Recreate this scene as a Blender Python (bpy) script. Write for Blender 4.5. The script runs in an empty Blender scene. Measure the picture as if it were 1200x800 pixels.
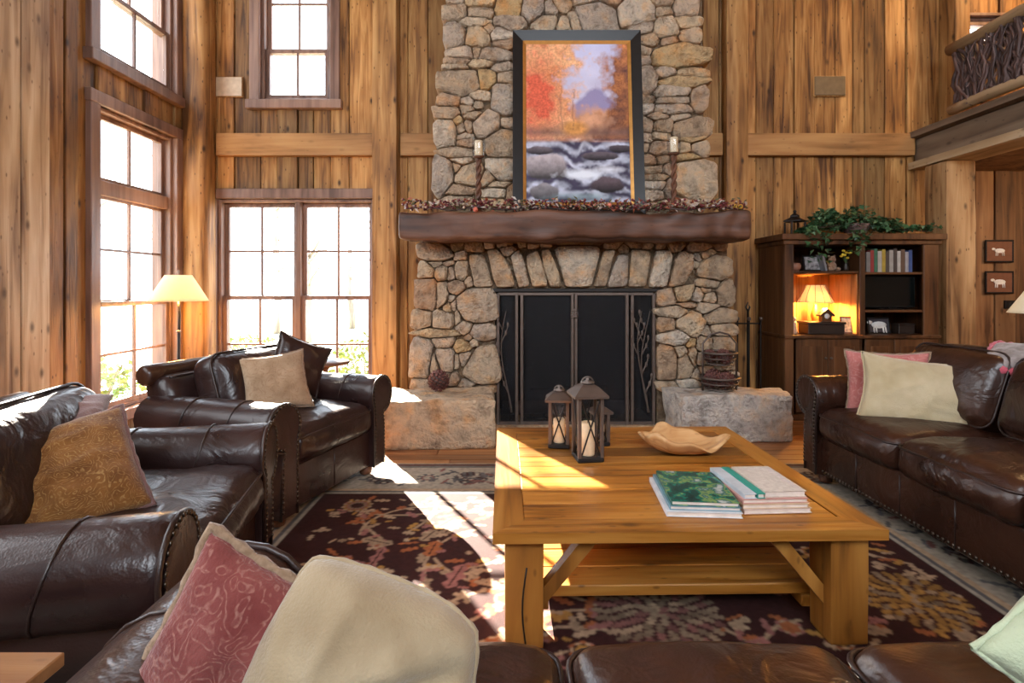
import bpy, bmesh, math, random
import numpy as np
from mathutils import Vector, Matrix, noise as mnoise
PI = math.pi
rnd = random.Random(7)
S = bpy.context.scene
C = S.collection

# ------------------------------------------------------------------ camera, sky, sun, exposure
HORIZON, VPX, FOC, CAMZ = 335.0, 603.0, 630.0, 1.34
cd = bpy.data.cameras.new('camera'); cam = bpy.data.objects.new('camera', cd); C.objects.link(cam)
cam.location = (0, 0, CAMZ); cam.rotation_euler = (PI/2, 0, 0)
cd.sensor_width = 36; cd.lens = FOC/1200*36
cd.shift_x = -(VPX-600)/1200; cd.shift_y = -(400-HORIZON)/1200
cd.clip_start = .05; cd.clip_end = 300
S.camera = cam
S.view_settings.view_transform = 'Standard'; S.view_settings.look = 'None'
S.view_settings.gamma = 1; S.view_settings.use_curve_mapping = False
S.view_settings.exposure = 0.72
try:
    S.cycles.use_denoising = True; S.cycles.max_bounces = 8; S.cycles.sample_clamp_indirect = 8
    S.cycles.caustics_reflective = False; S.cycles.caustics_refractive = False
except Exception: pass
w = bpy.data.worlds.new('sky'); S.world = w; w.use_nodes = True
bg = w.node_tree.nodes['Background']; bg.inputs[0].default_value = (.76, .88, 1, 1); bg.inputs[1].default_value = 6.5
def lamp(name, kind, loc, energy, color=(1, 1, 1), parent=None, **kw):
    l = bpy.data.lights.new(name, kind); l.energy = energy; l.color = color
    for k, v in kw.items(): setattr(l, k, v)
    o = bpy.data.objects.new(name, l); o.location = loc; C.objects.link(o); o.parent = parent
    return o
SUN_AZ, SUN_TAN = Vector((.491, -.871, 0)), math.tan(math.radians(22.3))
sun = lamp('sun', 'SUN', (0, 0, 8), 62, (1, .90, .76), angle=.008)
sun.rotation_euler = Vector((SUN_AZ.x, SUN_AZ.y, -SUN_TAN)).to_track_quat('-Z', 'Y').to_euler()
# soft fill lamps added out of view, behind the camera and at its left
fl = lamp('front_fill', 'AREA', (1.0, -3.3, 4.3), 110, (.97, .97, 1), shape='RECTANGLE', size=5, size_y=2.2)
fl.rotation_euler = (math.radians(82), 0, 0)
bl = lamp('left_fill', 'AREA', (-3.5, .6, 3.2), 130, (.90, .95, 1), shape='RECTANGLE', size=3, size_y=4)  # added fill only; the left wall has no window here
bl.rotation_euler = (0, math.radians(-90), 0)

# ------------------------------------------------------------------ helpers
class MB:
    def __init__(s): s.v = []; s.f = []
    def add(s, vs, fs):
        b = len(s.v); s.v += [tuple(p) for p in vs]; s.f += [tuple(i+b for i in f) for f in fs]; return s
    def box(s, x0, x1, y0, y1, z0, z1, M=None):
        vs = [(x, y, z) for z in (z0, z1) for y in (y0, y1) for x in (x0, x1)]
        if M: vs = [M @ Vector(p) for p in vs]
        return s.add(vs, [(0, 2, 3, 1), (4, 5, 7, 6), (0, 1, 5, 4), (2, 6, 7, 3), (0, 4, 6, 2), (1, 3, 7, 5)])
    def cbox(s, x0, x1, y0, y1, z0, z1, c=.006, M=None):   # chamfered box
        lo, hi = (x0, y0, z0), (x1, y1, z1); vs = []; idx = {}
        c = min(c, (x1-x0)*.45, (y1-y0)*.45, (z1-z0)*.45)
        for sx in (0, 1):
            for sy in (0, 1):
                for sz in (0, 1):
                    sg = (sx, sy, sz)
                    for a in range(3):
                        p = []
                        for k in range(3):
                            e = hi[k] if sg[k] else lo[k]
                            if k != a: e += (-c if sg[k] else c)
                            p.append(e)
                        idx[(sg, a)] = len(vs); vs.append(Vector(p))
        fs = []
        for a in range(3):
            b, d = (a+1) % 3, (a+2) % 3
            for sa in (0, 1):
                q = []
                for sb, sd in ((0, 0), (1, 0), (1, 1), (0, 1)):
                    sg = [0]*3; sg[a] = sa; sg[b] = sb; sg[d] = sd; q.append(idx[(tuple(sg), a)])
                fs.append(q if sa else q[::-1])
            for sb in (0, 1):
                for sd in (0, 1):
                    g0 = [0]*3; g0[b] = sb; g0[d] = sd; g1 = list(g0); g1[a] = 1
                    q = [idx[(tuple(g0), b)], idx[(tuple(g1), b)], idx[(tuple(g1), d)], idx[(tuple(g0), d)]]
                    fs.append(q if (sb ^ sd) else q[::-1])
        for sx in (0, 1):
            for sy in (0, 1):
                for sz in (0, 1):
                    q = [idx[((sx, sy, sz), a)] for a in range(3)]
                    fs.append(q if (sx+sy+sz) % 2 else q[::-1])
        if M: vs = [M @ p for p in vs]
        return s.add(vs, fs)
    def tube(s, pts, r, n=8, cap=True):
        pts = [Vector(p) for p in pts]; m = len(pts)
        rs = r if isinstance(r, (list, tuple)) else [r]*m
        vs = []; up = None
        for i, p in enumerate(pts):
            t = (pts[min(i+1, m-1)]-pts[max(i-1, 0)]).normalized()
            if up is None:
                up = Vector((0, 0, 1)) if abs(t.z) < .9 else Vector((1, 0, 0))
            a = t.cross(up)
            if a.length < 1e-4: a = t.orthogonal()
            a.normalize(); b = a.cross(t).normalized(); up = b
            for k in range(n):
                th = 2*PI*k/n; vs.append(p+a*(rs[i]*math.cos(th))+b*(rs[i]*math.sin(th)))
        fs = [(i*n+k, i*n+(k+1) % n, (i+1)*n+(k+1) % n, (i+1)*n+k) for i in range(m-1) for k in range(n)]
        if cap: fs += [tuple(range(n))[::-1], tuple(range((m-1)*n, m*n))]
        return s.add(vs, fs)
    def lathe(s, prof, n=20, M=None, c=(0, 0, 0), caps=True):
        vs = []; m = len(prof)
        for r, z in prof:
            for k in range(n):
                th = 2*PI*k/n; p = Vector((c[0]+r*math.cos(th), c[1]+r*math.sin(th), c[2]+z)); vs.append(M @ p if M else p)
        fs = [(i*n+k, i*n+(k+1) % n, (i+1)*n+(k+1) % n, (i+1)*n+k) for i in range(m-1) for k in range(n)]
        if not caps: fs += [((m-1)*n+k, (m-1)*n+(k+1) % n, (k+1) % n, k) for k in range(n)]; return s.add(vs, fs)
        if prof[0][0] > 1e-4: fs.append(tuple(range(n))[::-1])
        if prof[-1][0] > 1e-4: fs.append(tuple(range((m-1)*n, m*n)))
        return s.add(vs, fs)
    def ball(s, c, r, n=8, m=5, sc=(1, 1, 1), M=None):
        prof = [(r*math.sin(PI*i/m), -r*math.cos(PI*i/m)) for i in range(m+1)]
        vs = []
        for rr, z in prof:
            for k in range(n):
                th = 2*PI*k/n; p = Vector((rr*math.cos(th)*sc[0], rr*math.sin(th)*sc[1], z*sc[2]))
                if M: p = M @ p
                vs.append(p+Vector(c))
        return s.add(vs, [(i*n+k, i*n+(k+1) % n, (i+1)*n+(k+1) % n, (i+1)*n+k) for i in range(m) for k in range(n)])
    def grid(s, fn, nu, nv):
        vs = [fn(i/nu, j/nv) for j in range(nv+1) for i in range(nu+1)]
        return s.add(vs, [(j*(nu+1)+i, j*(nu+1)+i+1, (j+1)*(nu+1)+i+1, (j+1)*(nu+1)+i) for j in range(nv) for i in range(nu)])
    def prism(s, poly, fn, d0, d1):      # poly of (a,b); fn(a,b,d)->xyz
        n = len(poly)
        vs = [fn(a, b, d0) for a, b in poly]+[fn(a, b, d1) for a, b in poly]
        return s.add(vs, [tuple(range(n))[::-1], tuple(range(n, 2*n))]+[(i, (i+1) % n, n+(i+1) % n, n+i) for i in range(n)])
    def build(s, name, mat, parent=None, smooth=False, weld=False, loc=None):
        me = bpy.data.meshes.new(name); me.from_pydata(s.v, [], s.f)
        bm = bmesh.new(); bm.from_mesh(me)
        if weld: bmesh.ops.remove_doubles(bm, verts=bm.verts, dist=1e-5)
        bmesh.ops.recalc_face_normals(bm, faces=bm.faces); bm.to_mesh(me); bm.free()
        if smooth == 'auto':
            me.polygons.foreach_set('use_smooth', [True]*len(me.polygons))
            me.set_sharp_from_angle(angle=math.radians(40))
        elif smooth: me.polygons.foreach_set('use_smooth', [True]*len(me.polygons))
        me.materials.append(mat)
        o = bpy.data.objects.new(name, me); C.objects.link(o); o.parent = parent
        if loc: o.location = loc
        return o
def tag(o, label, cat, group=None):
    o['label'] = label; o['category'] = cat
    if group: o['group'] = group
    return o
def thing(name, label, cat, loc=(0, 0, 0), rz=0, group=None):
    o = bpy.data.objects.new(name, None); o.empty_display_size = .1; C.objects.link(o)
    o.location = loc; o.rotation_euler = (0, 0, rz); return tag(o, label, cat, group)
def structure(name, mb=None, mat=None):
    o = mb.build(name, mat) if mb else bpy.data.objects.new(name, None)
    if not mb: C.objects.link(o)
    o['kind'] = 'structure'; return o
def stuff(o): o['kind'] = 'stuff'; return o
def rbox(w, d, h, r, n=(10, 10, 5), fn=None):      # rounded box as a mesh of grids, centre at origin; fn displaces
    mb = MB(); hx, hy, hz = w/2, d/2, h/2
    def ease(t):   # denser at ends
        t = 2*t-1; return math.copysign(1-(1-abs(t))**1.7, t)
    def P(a, b, c):
        p = Vector((a*hx, b*hy, c*hz)); q = Vector((max(-hx+r, min(hx-r, p.x)), max(-hy+r, min(hy-r, p.y)), max(-hz+r, min(hz-r, p.z))))
        dd = p-q
        # spherify the border
        if dd.length > 1e-9: p = q+dd.normalized()*r*(max(abs(dd.x), abs(dd.y), abs(dd.z))/r if r else 1)
        return fn(p, a, b, c) if fn else p
    for sg in (-1, 1):
        mb.grid(lambda u, v: P(ease(u), ease(v), sg), n[0], n[1])
        mb.grid(lambda u, v: P(ease(u), sg, ease(v)), n[0], n[2])
        mb.grid(lambda u, v: P(sg, ease(u), ease(v)), n[1], n[2])
    return mb
def N3(p, s=1.0, o=0.0): return mnoise.noise(Vector((p[0]*s+o, p[1]*s+o*1.7, p[2]*s-o)))

# ------------------------------------------------------------------ materials
def newmat(name):
    m = bpy.data.materials.new(name); m.use_nodes = True
    nt = m.node_tree; b = nt.nodes['Principled BSDF']; return m, nt, b
def nd(nt, t, **kw):
    n = nt.nodes.new(t)
    for k, v in kw.items(): setattr(n, k, v)
    return n
def ramp(nt, stops, interp='LINEAR'):
    n = nt.nodes.new('ShaderNodeValToRGB'); n.color_ramp.interpolation = interp
    e = n.color_ramp.elements
    while len(e) < len(stops): e.new(.5)
    for x, (p, c) in zip(e, stops): x.position = p; x.color = (*c, 1)
    return n
def mixc(nt, a, b, fac, mode='MIX'):
    n = nt.nodes.new('ShaderNodeMix'); n.data_type = 'RGBA'; n.blend_type = mode
    for sock, v in ((n.inputs[0], fac), (n.inputs[6], a), (n.inputs[7], b)):
        if hasattr(v, 'links'): nt.links.new(v, sock)
        elif isinstance(v, (int, float)): sock.default_value = v
        else: sock.default_value = (*v, 1)
    return n.outputs[2]
def bump(nt, b, h, strength=.3, dist=.01):
    n = nt.nodes.new('ShaderNodeBump'); n.inputs['Strength'].default_value = strength; n.inputs['Distance'].default_value = dist
    nt.links.new(h, n.inputs['Height']); nt.links.new(n.outputs[0], b.inputs['Normal'])
def plain(name, col, rough=.5, metal=0, emis=None, es=1, spec=None, noise=0.0, nscale=20):
    m, nt, b = newmat(name); b.inputs['Base Color'].default_value = (*col, 1)
    b.inputs['Roughness'].default_value = rough; b.inputs['Metallic'].default_value = metal
    if spec is not None: b.inputs['Specular IOR Level'].default_value = spec
    if emis: b.inputs['Emission Color'].default_value = (*emis, 1); b.inputs['Emission Strength'].default_value = es
    tc = nd(nt, 'ShaderNodeTexCoord'); t = nd(nt, 'ShaderNodeTexNoise'); t.inputs['Scale'].default_value = nscale
    nt.links.new(tc.outputs['Object'], t.inputs['Vector'])
    k = noise or .12
    r = ramp(nt, [(.3, tuple(c*(1-k) for c in col)), (.7, tuple(min(1, c*(1+k)) for c in col))])
    nt.links.new(t.outputs['Fac'], r.inputs[0]); nt.links.new(r.outputs[0], b.inputs['Base Color'])
    return m
def wood(name, dark, mid, light, axis='Z', rough=.6, knots=.6, rand=.5, fine=14, bstr=.35, spec=.35):
    m, nt, b = newmat(name); L = nt.links.new
    tc = nd(nt, 'ShaderNodeTexCoord'); oi = nd(nt, 'ShaderNodeObjectInfo')
    mul = nd(nt, 'ShaderNodeMath', operation='MULTIPLY'); L(oi.outputs['Random'], mul.inputs[0]); mul.inputs[1].default_value = 61.7
    add = nd(nt, 'ShaderNodeVectorMath', operation='ADD'); L(tc.outputs['Object'], add.inputs[0]); L(mul.outputs[0], add.inputs[1])
    mp = nd(nt, 'ShaderNodeMapping'); sc = [fine]*3; sc['XYZ'.index(axis)] = fine*.07; mp.inputs['Scale'].default_value = sc
    L(add.outputs[0], mp.inputs['Vector'])
    n1 = nd(nt, 'ShaderNodeTexNoise'); n1.inputs['Scale'].default_value = 1; n1.inputs['Detail'].default_value = 6; n1.inputs['Distortion'].default_value = .8
    L(mp.outputs[0], n1.inputs['Vector'])
    mp2 = nd(nt, 'ShaderNodeMapping'); sc = [1.6]*3; sc['XYZ'.index(axis)] = .5; mp2.inputs['Scale'].default_value = sc; L(add.outputs[0], mp2.inputs['Vector'])
    n2 = nd(nt, 'ShaderNodeTexNoise'); n2.inputs['Scale'].default_value = 2; n2.inputs['Detail'].default_value = 3; L(mp2.outputs[0], n2.inputs['Vector'])
    r = ramp(nt, [(.38, dark), (.51, mid), (.68, light)])
    mx = nd(nt, 'ShaderNodeMath', operation='MULTIPLY_ADD'); L(n2.outputs['Fac'], mx.inputs[0]); mx.inputs[1].default_value = .5
    m1 = nd(nt, 'ShaderNodeMath', operation='MULTIPLY'); L(n1.outputs['Fac'], m1.inputs[0]); m1.inputs[1].default_value = .55; L(m1.outputs[0], mx.inputs[2])
    L(mx.outputs[0], r.inputs[0]); col = r.outputs[0]
    # per-piece tone
    rr = ramp(nt, [(0, (1-rand,)*3), (.5, (1, 1, 1)), (1, (1+rand*.55, 1+rand*.5, 1+rand*.45))]); L(oi.outputs['Random'], rr.inputs[0])
    col = mixc(nt, col, rr.outputs[0], 1.0, 'MULTIPLY')
    if knots:
        mp3 = nd(nt, 'ShaderNodeMapping'); sc = [7.0]*3; sc['XYZ'.index(axis)] = 3.4; mp3.inputs['Scale'].default_value = sc; L(add.outputs[0], mp3.inputs['Vector'])
        vo = nd(nt, 'ShaderNodeTexVoronoi'); vo.inputs['Scale'].default_value = 1.0; L(mp3.outputs[0], vo.inputs['Vector'])
        kr = ramp(nt, [(.05, (knots,)*3), (.17, (0, 0, 0))]); L(vo.outputs['Distance'], kr.inputs[0])
        col = mixc(nt, col, tuple(c*.35 for c in dark), kr.outputs[0])
        mp4 = nd(nt, 'ShaderNodeMapping'); sc = [19.0]*3; sc['XYZ'.index(axis)] = 8.0; mp4.inputs['Scale'].default_value = sc; L(add.outputs[0], mp4.inputs['Vector'])
        v2 = nd(nt, 'ShaderNodeTexVoronoi'); v2.inputs['Scale'].default_value = 1.0; L(mp4.outputs[0], v2.inputs['Vector'])
        k2 = ramp(nt, [(.06, (knots*.9,)*3), (.15, (0, 0, 0))]); L(v2.outputs['Distance'], k2.inputs[0])
        col = mixc(nt, col, tuple(c*.6 for c in dark), k2.outputs[0])
    L(col, b.inputs['Base Color']); b.inputs['Roughness'].default_value = rough; b.inputs['Specular IOR Level'].default_value = spec
    bump(nt, b, n1.outputs['Fac'], bstr, .01); return m
def stone(name, stops, scale=6, rough=.85, b1=.6):
    m, nt, b = newmat(name); L = nt.links.new
    tc = nd(nt, 'ShaderNodeTexCoord'); oi = nd(nt, 'ShaderNodeObjectInfo')
    n1 = nd(nt, 'ShaderNodeTexNoise'); n1.inputs['Scale'].default_value = scale; n1.inputs['Detail'].default_value = 8; n1.inputs['Roughness'].default_value = .65
    L(tc.outputs['Object'], n1.inputs['Vector'])
    r = ramp(nt, stops, 'LINEAR'); L(oi.outputs['Random'], r.inputs[0])
    v = ramp(nt, [(.28, (.42, .40, .39)), (.5, (1, 1, 1)), (.75, (1.35, 1.25, 1.1))]); L(n1.outputs['Fac'], v.inputs[0])
    n3 = nd(nt, 'ShaderNodeTexNoise'); n3.inputs['Scale'].default_value = scale*.6; n3.inputs['Detail'].default_value = 3; L(tc.outputs['Object'], n3.inputs['Vector'])
    v3 = ramp(nt, [(.52, (1, 1, 1)), (.70, (1.15, .86, .58))]); L(n3.outputs['Fac'], v3.inputs[0])
    c = mixc(nt, r.outputs[0], v.outputs[0], 1.0, 'MULTIPLY'); c = mixc(nt, c, v3.outputs[0], .8, 'MULTIPLY')
    L(c, b.inputs['Base Color']); b.inputs['Roughness'].default_value = rough; b.inputs['Specular IOR Level'].default_value = .25
    n2 = nd(nt, 'ShaderNodeTexNoise'); n2.inputs['Scale'].default_value = scale*4; n2.inputs['Detail'].default_value = 8; L(tc.outputs['Object'], n2.inputs['Vector'])
    ad = nd(nt, 'ShaderNodeMath', operation='ADD'); L(n1.outputs['Fac'], ad.inputs[0]); L(n2.outputs['Fac'], ad.inputs[1])
    bump(nt, b, ad.outputs[0], b1, .03); return m
def leather(name, a, c, rough=.34, wr=.5):
    m, nt, b = newmat(name); L = nt.links.new
    tc = nd(nt, 'ShaderNodeTexCoord')
    n1 = nd(nt, 'ShaderNodeTexNoise'); n1.inputs['Scale'].default_value = 3.5; n1.inputs['Detail'].default_value = 5; L(tc.outputs['Object'], n1.inputs['Vector'])
    r = ramp(nt, [(.3, a), (.7, c)]); L(n1.outputs['Fac'], r.inputs[0]); L(r.outputs[0], b.inputs['Base Color'])
    rr = ramp(nt, [(.3, (rough*.85,)*3), (.7, (rough*1.25,)*3)]); L(n1.outputs['Fac'], rr.inputs[0]); L(rr.outputs[0], b.inputs['Roughness'])
    vo = nd(nt, 'ShaderNodeTexVoronoi'); vo.inputs['Scale'].default_value = 160; L(tc.outputs['Object'], vo.inputs['Vector'])
    n2 = nd(nt, 'ShaderNodeTexNoise'); n2.inputs['Scale'].default_value = 5; n2.inputs['Detail'].default_value = 3; n2.inputs['Distortion'].default_value = 1.6; L(tc.outputs['Object'], n2.inputs['Vector'])
    b1 = nd(nt, 'ShaderNodeBump'); b1.inputs['Strength'].default_value = .12; b1.inputs['Distance'].default_value = .003; L(vo.outputs['Distance'], b1.inputs['Height'])
    b2 = nd(nt, 'ShaderNodeBump'); b2.inputs['Strength'].default_value = wr; b2.inputs['Distance'].default_value = .03; L(n2.outputs['Fac'], b2.inputs['Height']); L(b1.outputs[0], b2.inputs['Normal'])
    L(b2.outputs[0], b.inputs['Normal']); b.inputs['Specular IOR Level'].default_value = .5; return m
def fabric(name, a, c, scale=25, paisley=None, rough=.9, sheen=.3):
    m, nt, b = newmat(name); L = nt.links.new
    tc = nd(nt, 'ShaderNodeTexCoord')
    n1 = nd(nt, 'ShaderNodeTexNoise'); n1.inputs['Scale'].default_value = scale; n1.inputs['Detail'].default_value = 4; L(tc.outputs['Object'], n1.inputs['Vector'])
    r = ramp(nt, [(.35, a), (.65, c)]); L(n1.outputs['Fac'], r.inputs[0]); col = r.outputs[0]
    if paisley:
        pc, ps, freq = paisley
        nz = nd(nt, 'ShaderNodeTexNoise'); nz.inputs['Scale'].default_value = ps*.8; L(tc.outputs['Object'], nz.inputs['Vector'])
        av = nd(nt, 'ShaderNodeVectorMath', operation='MULTIPLY_ADD'); L(nz.outputs['Color'], av.inputs[0]); av.inputs[1].default_value = (.16,)*3; L(tc.outputs['Object'], av.inputs[2])
        vo = nd(nt, 'ShaderNodeTexVoronoi'); vo.inputs['Scale'].default_value = ps; L(av.outputs[0], vo.inputs['Vector'])
        mu = nd(nt, 'ShaderNodeMath', operation='MULTIPLY'); L(vo.outputs['Distance'], mu.inputs[0]); mu.inputs[1].default_value = freq
        si = nd(nt, 'ShaderNodeMath', operation='SINE'); L(mu.outputs[0], si.inputs[0])
        kr = ramp(nt, [(.35, (0, 0, 0)), (.95, (.5, .5, .5))]); L(si.outputs[0], kr.inputs[0])
        br = nd(nt, 'ShaderNodeTexNoise'); br.inputs['Scale'].default_value = ps*7; L(tc.outputs['Object'], br.inputs['Vector'])
        bk = ramp(nt, [(.4, (.2,)*3), (.6, (1,)*3)]); L(br.outputs['Fac'], bk.inputs[0])
        fac = mixc(nt, kr.outputs[0], bk.outputs[0], 1.0, 'MULTIPLY'); col = mixc(nt, col, pc, fac)
    L(col, b.inputs['Base Color']); b.inputs['Roughness'].default_value = rough
    b.inputs['Sheen Weight'].default_value = sheen; b.inputs['Specular IOR Level'].default_value = .15
    n2 = nd(nt, 'ShaderNodeTexNoise'); n2.inputs['Scale'].default_value = 180; L(tc.outputs['Object'], n2.inputs['Vector'])
    n3 = nd(nt, 'ShaderNodeTexNoise'); n3.inputs['Scale'].default_value = 6; n3.inputs['Distortion'].default_value = 1; L(tc.outputs['Object'], n3.inputs['Vector'])
    ma = nd(nt, 'ShaderNodeMath', operation='MULTIPLY_ADD'); L(n3.outputs['Fac'], ma.inputs[0]); ma.inputs[1].default_value = 3; L(n2.outputs['Fac'], ma.inputs[2])
    bump(nt, b, ma.outputs[0], .3, .01); return m
def vcol(name, rough=.9, bscale=250, bstr=.4, spec=.2):
    m, nt, b = newmat(name); a = nd(nt, 'ShaderNodeVertexColor'); a.layer_name = 'Col'
    nt.links.new(a.outputs['Color'], b.inputs['Base Color']); b.inputs['Roughness'].default_value = rough; b.inputs['Specular IOR Level'].default_value = spec
    tc = nd(nt, 'ShaderNodeTexCoord'); t = nd(nt, 'ShaderNodeTexNoise'); t.inputs['Scale'].default_value = bscale
    nt.links.new(tc.outputs['Object'], t.inputs['Vector']); bump(nt, b, t.outputs['Fac'], bstr, .004); return m
def glassmat(name, refl=.07, tint=(1, 1, 1)):
    m = bpy.data.materials.new(name); m.use_nodes = True; nt = m.node_tree; nt.nodes.clear(); L = nt.links.new
    o = nd(nt, 'ShaderNodeOutputMaterial'); t = nd(nt, 'ShaderNodeBsdfTransparent'); t.inputs[0].default_value = (*tint, 1)
    g = nd(nt, 'ShaderNodeBsdfGlossy'); g.inputs['Roughness'].default_value = .02
    lw = nd(nt, 'ShaderNodeLayerWeight'); lw.inputs[0].default_value = .5
    pw = nd(nt, 'ShaderNodeMath', operation='POWER'); L(lw.outputs['Facing'], pw.inputs[0]); pw.inputs[1].default_value = 5
    ma = nd(nt, 'ShaderNodeMath', operation='MULTIPLY_ADD'); L(pw.outputs[0], ma.inputs[0]); ma.inputs[1].default_value = .5; ma.inputs[2].default_value = .03
    mx = nd(nt, 'ShaderNodeMixShader'); L(ma.outputs[0], mx.inputs[0]); L(t.outputs[0], mx.inputs[1]); L(g.outputs[0], mx.inputs[2]); L(mx.outputs[0], o.inputs[0]); return m
def shademat(name, col, glow):
    m = bpy.data.materials.new(name); m.use_nodes = True; nt = m.node_tree; nt.nodes.clear(); L = nt.links.new
    o = nd(nt, 'ShaderNodeOutputMaterial'); d = nd(nt, 'ShaderNodeBsdfDiffuse'); d.inputs[0].default_value = (*col, 1)
    t = nd(nt, 'ShaderNodeBsdfTranslucent'); t.inputs[0].default_value = (*col, 1)
    tc = nd(nt, 'ShaderNodeTexCoord'); n = nd(nt, 'ShaderNodeTexNoise'); n.inputs['Scale'].default_value = 60; L(tc.outputs['Object'], n.inputs['Vector'])
    r = ramp(nt, [(.3, tuple(c*.9 for c in col)), (.7, col)]); L(n.outputs['Fac'], r.inputs[0]); L(r.outputs[0], d.inputs[0])
    mx = nd(nt, 'ShaderNodeMixShader'); mx.inputs[0].default_value = .6; L(d.outputs[0], mx.inputs[1]); L(t.outputs[0], mx.inputs[2])
    e = nd(nt, 'ShaderNodeEmission'); e.inputs[0].default_value = (1, .72, .36, 1); e.inputs[1].default_value = glow
    ad = nd(nt, 'ShaderNodeAddShader'); L(mx.outputs[0], ad.inputs[0]); L(e.outputs[0], ad.inputs[1]); L(ad.outputs[0], o.inputs[0]); return m

M = {}
M['plank'] = wood('plank_wood', (.075, .029, .008), (.285, .130, .035), (.52, .29, .10), rand=.5, knots=.9, bstr=.8, fine=20)
M['post'] = wood('post_wood', (.08, .033, .010), (.30, .142, .042), (.52, .30, .11), rand=.15, fine=15, bstr=1.0, knots=.9)
M['pale'] = wood('glare_lit_post', (.16, .08, .035), (.46, .30, .165), (.66, .50, .33), rand=.2, fine=12, bstr=.8, knots=.8)  # wood lightened: the bright window glare on this post is put into its colour
M['hewn'] = wood('hewn_post', (.10, .045, .016), (.36, .195, .08), (.56, .36, .18), rand=.1, fine=14, bstr=1.0, knots=.9)
M['rail'] = wood('rail_wood', (.20, .095, .03), (.37, .185, .065), (.48, .27, .10), axis='X', rand=.12, knots=.4)
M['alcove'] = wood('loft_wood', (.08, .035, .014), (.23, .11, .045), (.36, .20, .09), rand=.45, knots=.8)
M['beamY'] = wood('weathered_beam', (.07, .05, .035), (.19, .13, .085), (.30, .22, .15), axis='Y', rand=.2, fine=9, bstr=.7)
M['logY'] = wood('pale_log', (.22, .14, .07), (.42, .29, .16), (.55, .42, .27), axis='Y', rand=.2, fine=9, bstr=.5)
M['twig'] = wood('laurel_twig', (.035, .022, .02), (.10, .062, .056), (.19, .125, .11), rand=.5, knots=0)
M['mantel'] = wood('mantel_wood', (.035, .016, .010), (.11, .045, .024), (.19, .085, .045), axis='X', rand=.1, fine=9, bstr=.8, knots=.5, rough=.5)
M['casing'] = wood('window_casing', (.10, .055, .04), (.19, .11, .08), (.28, .17, .12), rand=.15, knots=0, rough=.45)
M['floor'] = wood('floor_boards', (.14, .055, .02), (.30, .13, .05), (.42, .21, .085), axis='X', rand=.35, knots=.4, rough=.35)
M['tabX'] = wood('table_wood', (.11, .036, .005), (.33, .125, .017), (.47, .215, .045), axis='X', rand=.38, fine=22, knots=.7, rough=.34, bstr=.4, spec=.45)
M['tabY'] = wood('table_wood_end', (.11, .036, .005), (.33, .125, .017), (.47, .215, .045), axis='Y', rand=.15, fine=16, knots=.4, rough=.38, bstr=.3, spec=.45)
M['tabZ'] = wood('table_leg_wood', (.085, .028, .005), (.26, .10, .016), (.40, .18, .038), axis='Z', rand=.15, fine=12, knots=.5, rough=.45, bstr=.5)
M['cab'] = wood('cabinet_wood', (.026, .010, .004), (.085, .034, .012), (.15, .065, .024), rand=.25, knots=.3, rough=.45)
M['cabX'] = wood('cabinet_wood_cross', (.035, .014, .006), (.10, .042, .016), (.16, .07, .028), axis='X', rand=.2, knots=0, rough=.45)
M['stone'] = stone('field_stone', [(0, (.42, .31, .21)), (.2, (.58, .45, .32)), (.35, (.48, .40, .33)), (.5, (.62, .48, .33)), (.65, (.48, .33, .22)), (.8, (.68, .57, .45)), (.92, (.58, .39, .19)), (1, (.74, .68, .60))], 10, b1=1.3)
M['mortar'] = stone('mortar', [(0, (.20, .145, .095)), (1, (.20, .145, .095))], 14, b1=1)
M['hearth'] = stone('tan_granite', [(0, (.60, .45, .31)), (1, (.60, .45, .31))], 9, b1=1.2)
M['hearthG'] = stone('grey_granite', [(0, (.58, .53, .48)), (1, (.58, .53, .48))], 9, b1=1.2)
M['soot'] = plain('soot_brick', (.012, .012, .013), .9)
M['iron'] = plain('black_iron', (.022, .019, .018), .5, .6)
M['ironb'] = plain('bronzed_iron', (.125, .095, .08), .45, .6)
M['leatherB'] = leather('dark_leather', (.013, .006, .006), (.036, .016, .014), .29, wr=.22)
M['leatherBw'] = leather('dark_leather_creased', (.013, .006, .006), (.034, .015, .013), .31, wr=.5)
M['leatherR'] = leather('brown_leather', (.018, .0070, .0045), (.050, .019, .010), .28, wr=.45)
M['leatherRw'] = leather('brown_leather_creased', (.018, .0070, .0045), (.048, .018, .0095), .30, wr=.55)
M['pipe'] = leather('leather_piping', (.016, .009, .008), (.035, .018, .014), .35, .1)
M['nail'] = plain('brass_nail', (.09, .07, .055), .32, .9)
M['velBeige'] = fabric('beige_velvet', (.26, .195, .115), (.40, .32, .205), 6)
M['velCream'] = fabric('cream_velvet', (.40, .32, .185), (.52, .43, .28), 5)
M['velGreen'] = fabric('sage_cloth', (.36, .42, .27), (.46, .52, .36), 5)
M['velMauve'] = fabric('mauve_velvet', (.12, .06, .055), (.20, .11, .10), 6, sheen=.6)
M['red'] = fabric('red_paisley', (.14, .030, .027), (.21, .058, .05), 12, ((.36, .19, .15), 17, 30))
M['gold'] = fabric('gold_paisley', (.12, .045, .010), (.20, .085, .02), 14, ((.40, .25, .095), 15, 44))
M['tan'] = fabric('tan_leaf_cloth', (.30, .20, .12), (.40, .28, .18), 12, ((.22, .13, .07), 14, 20))
M['pink'] = fabric('pink_damask', (.40, .12, .11), (.50, .18, .16), 10, ((.60, .32, .28), 12, 26))
M['fringe'] = fabric('tan_fringe', (.20, .13, .08), (.30, .21, .14), 80)
M['greyknit'] = fabric('grey_knit', (.20, .17, .16), (.30, .26, .25), 40)
M['pinkknit'] = fabric('pink_knit', (.45, .06, .10), (.60, .16, .20), 30)
M['rug'] = vcol('rug_pile')
M['canvas'] = vcol('oil_canvas', .6, 90, .3)
M['black'] = plain('black_frame', (.010, .009, .009), .35, spec=.3)
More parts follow.
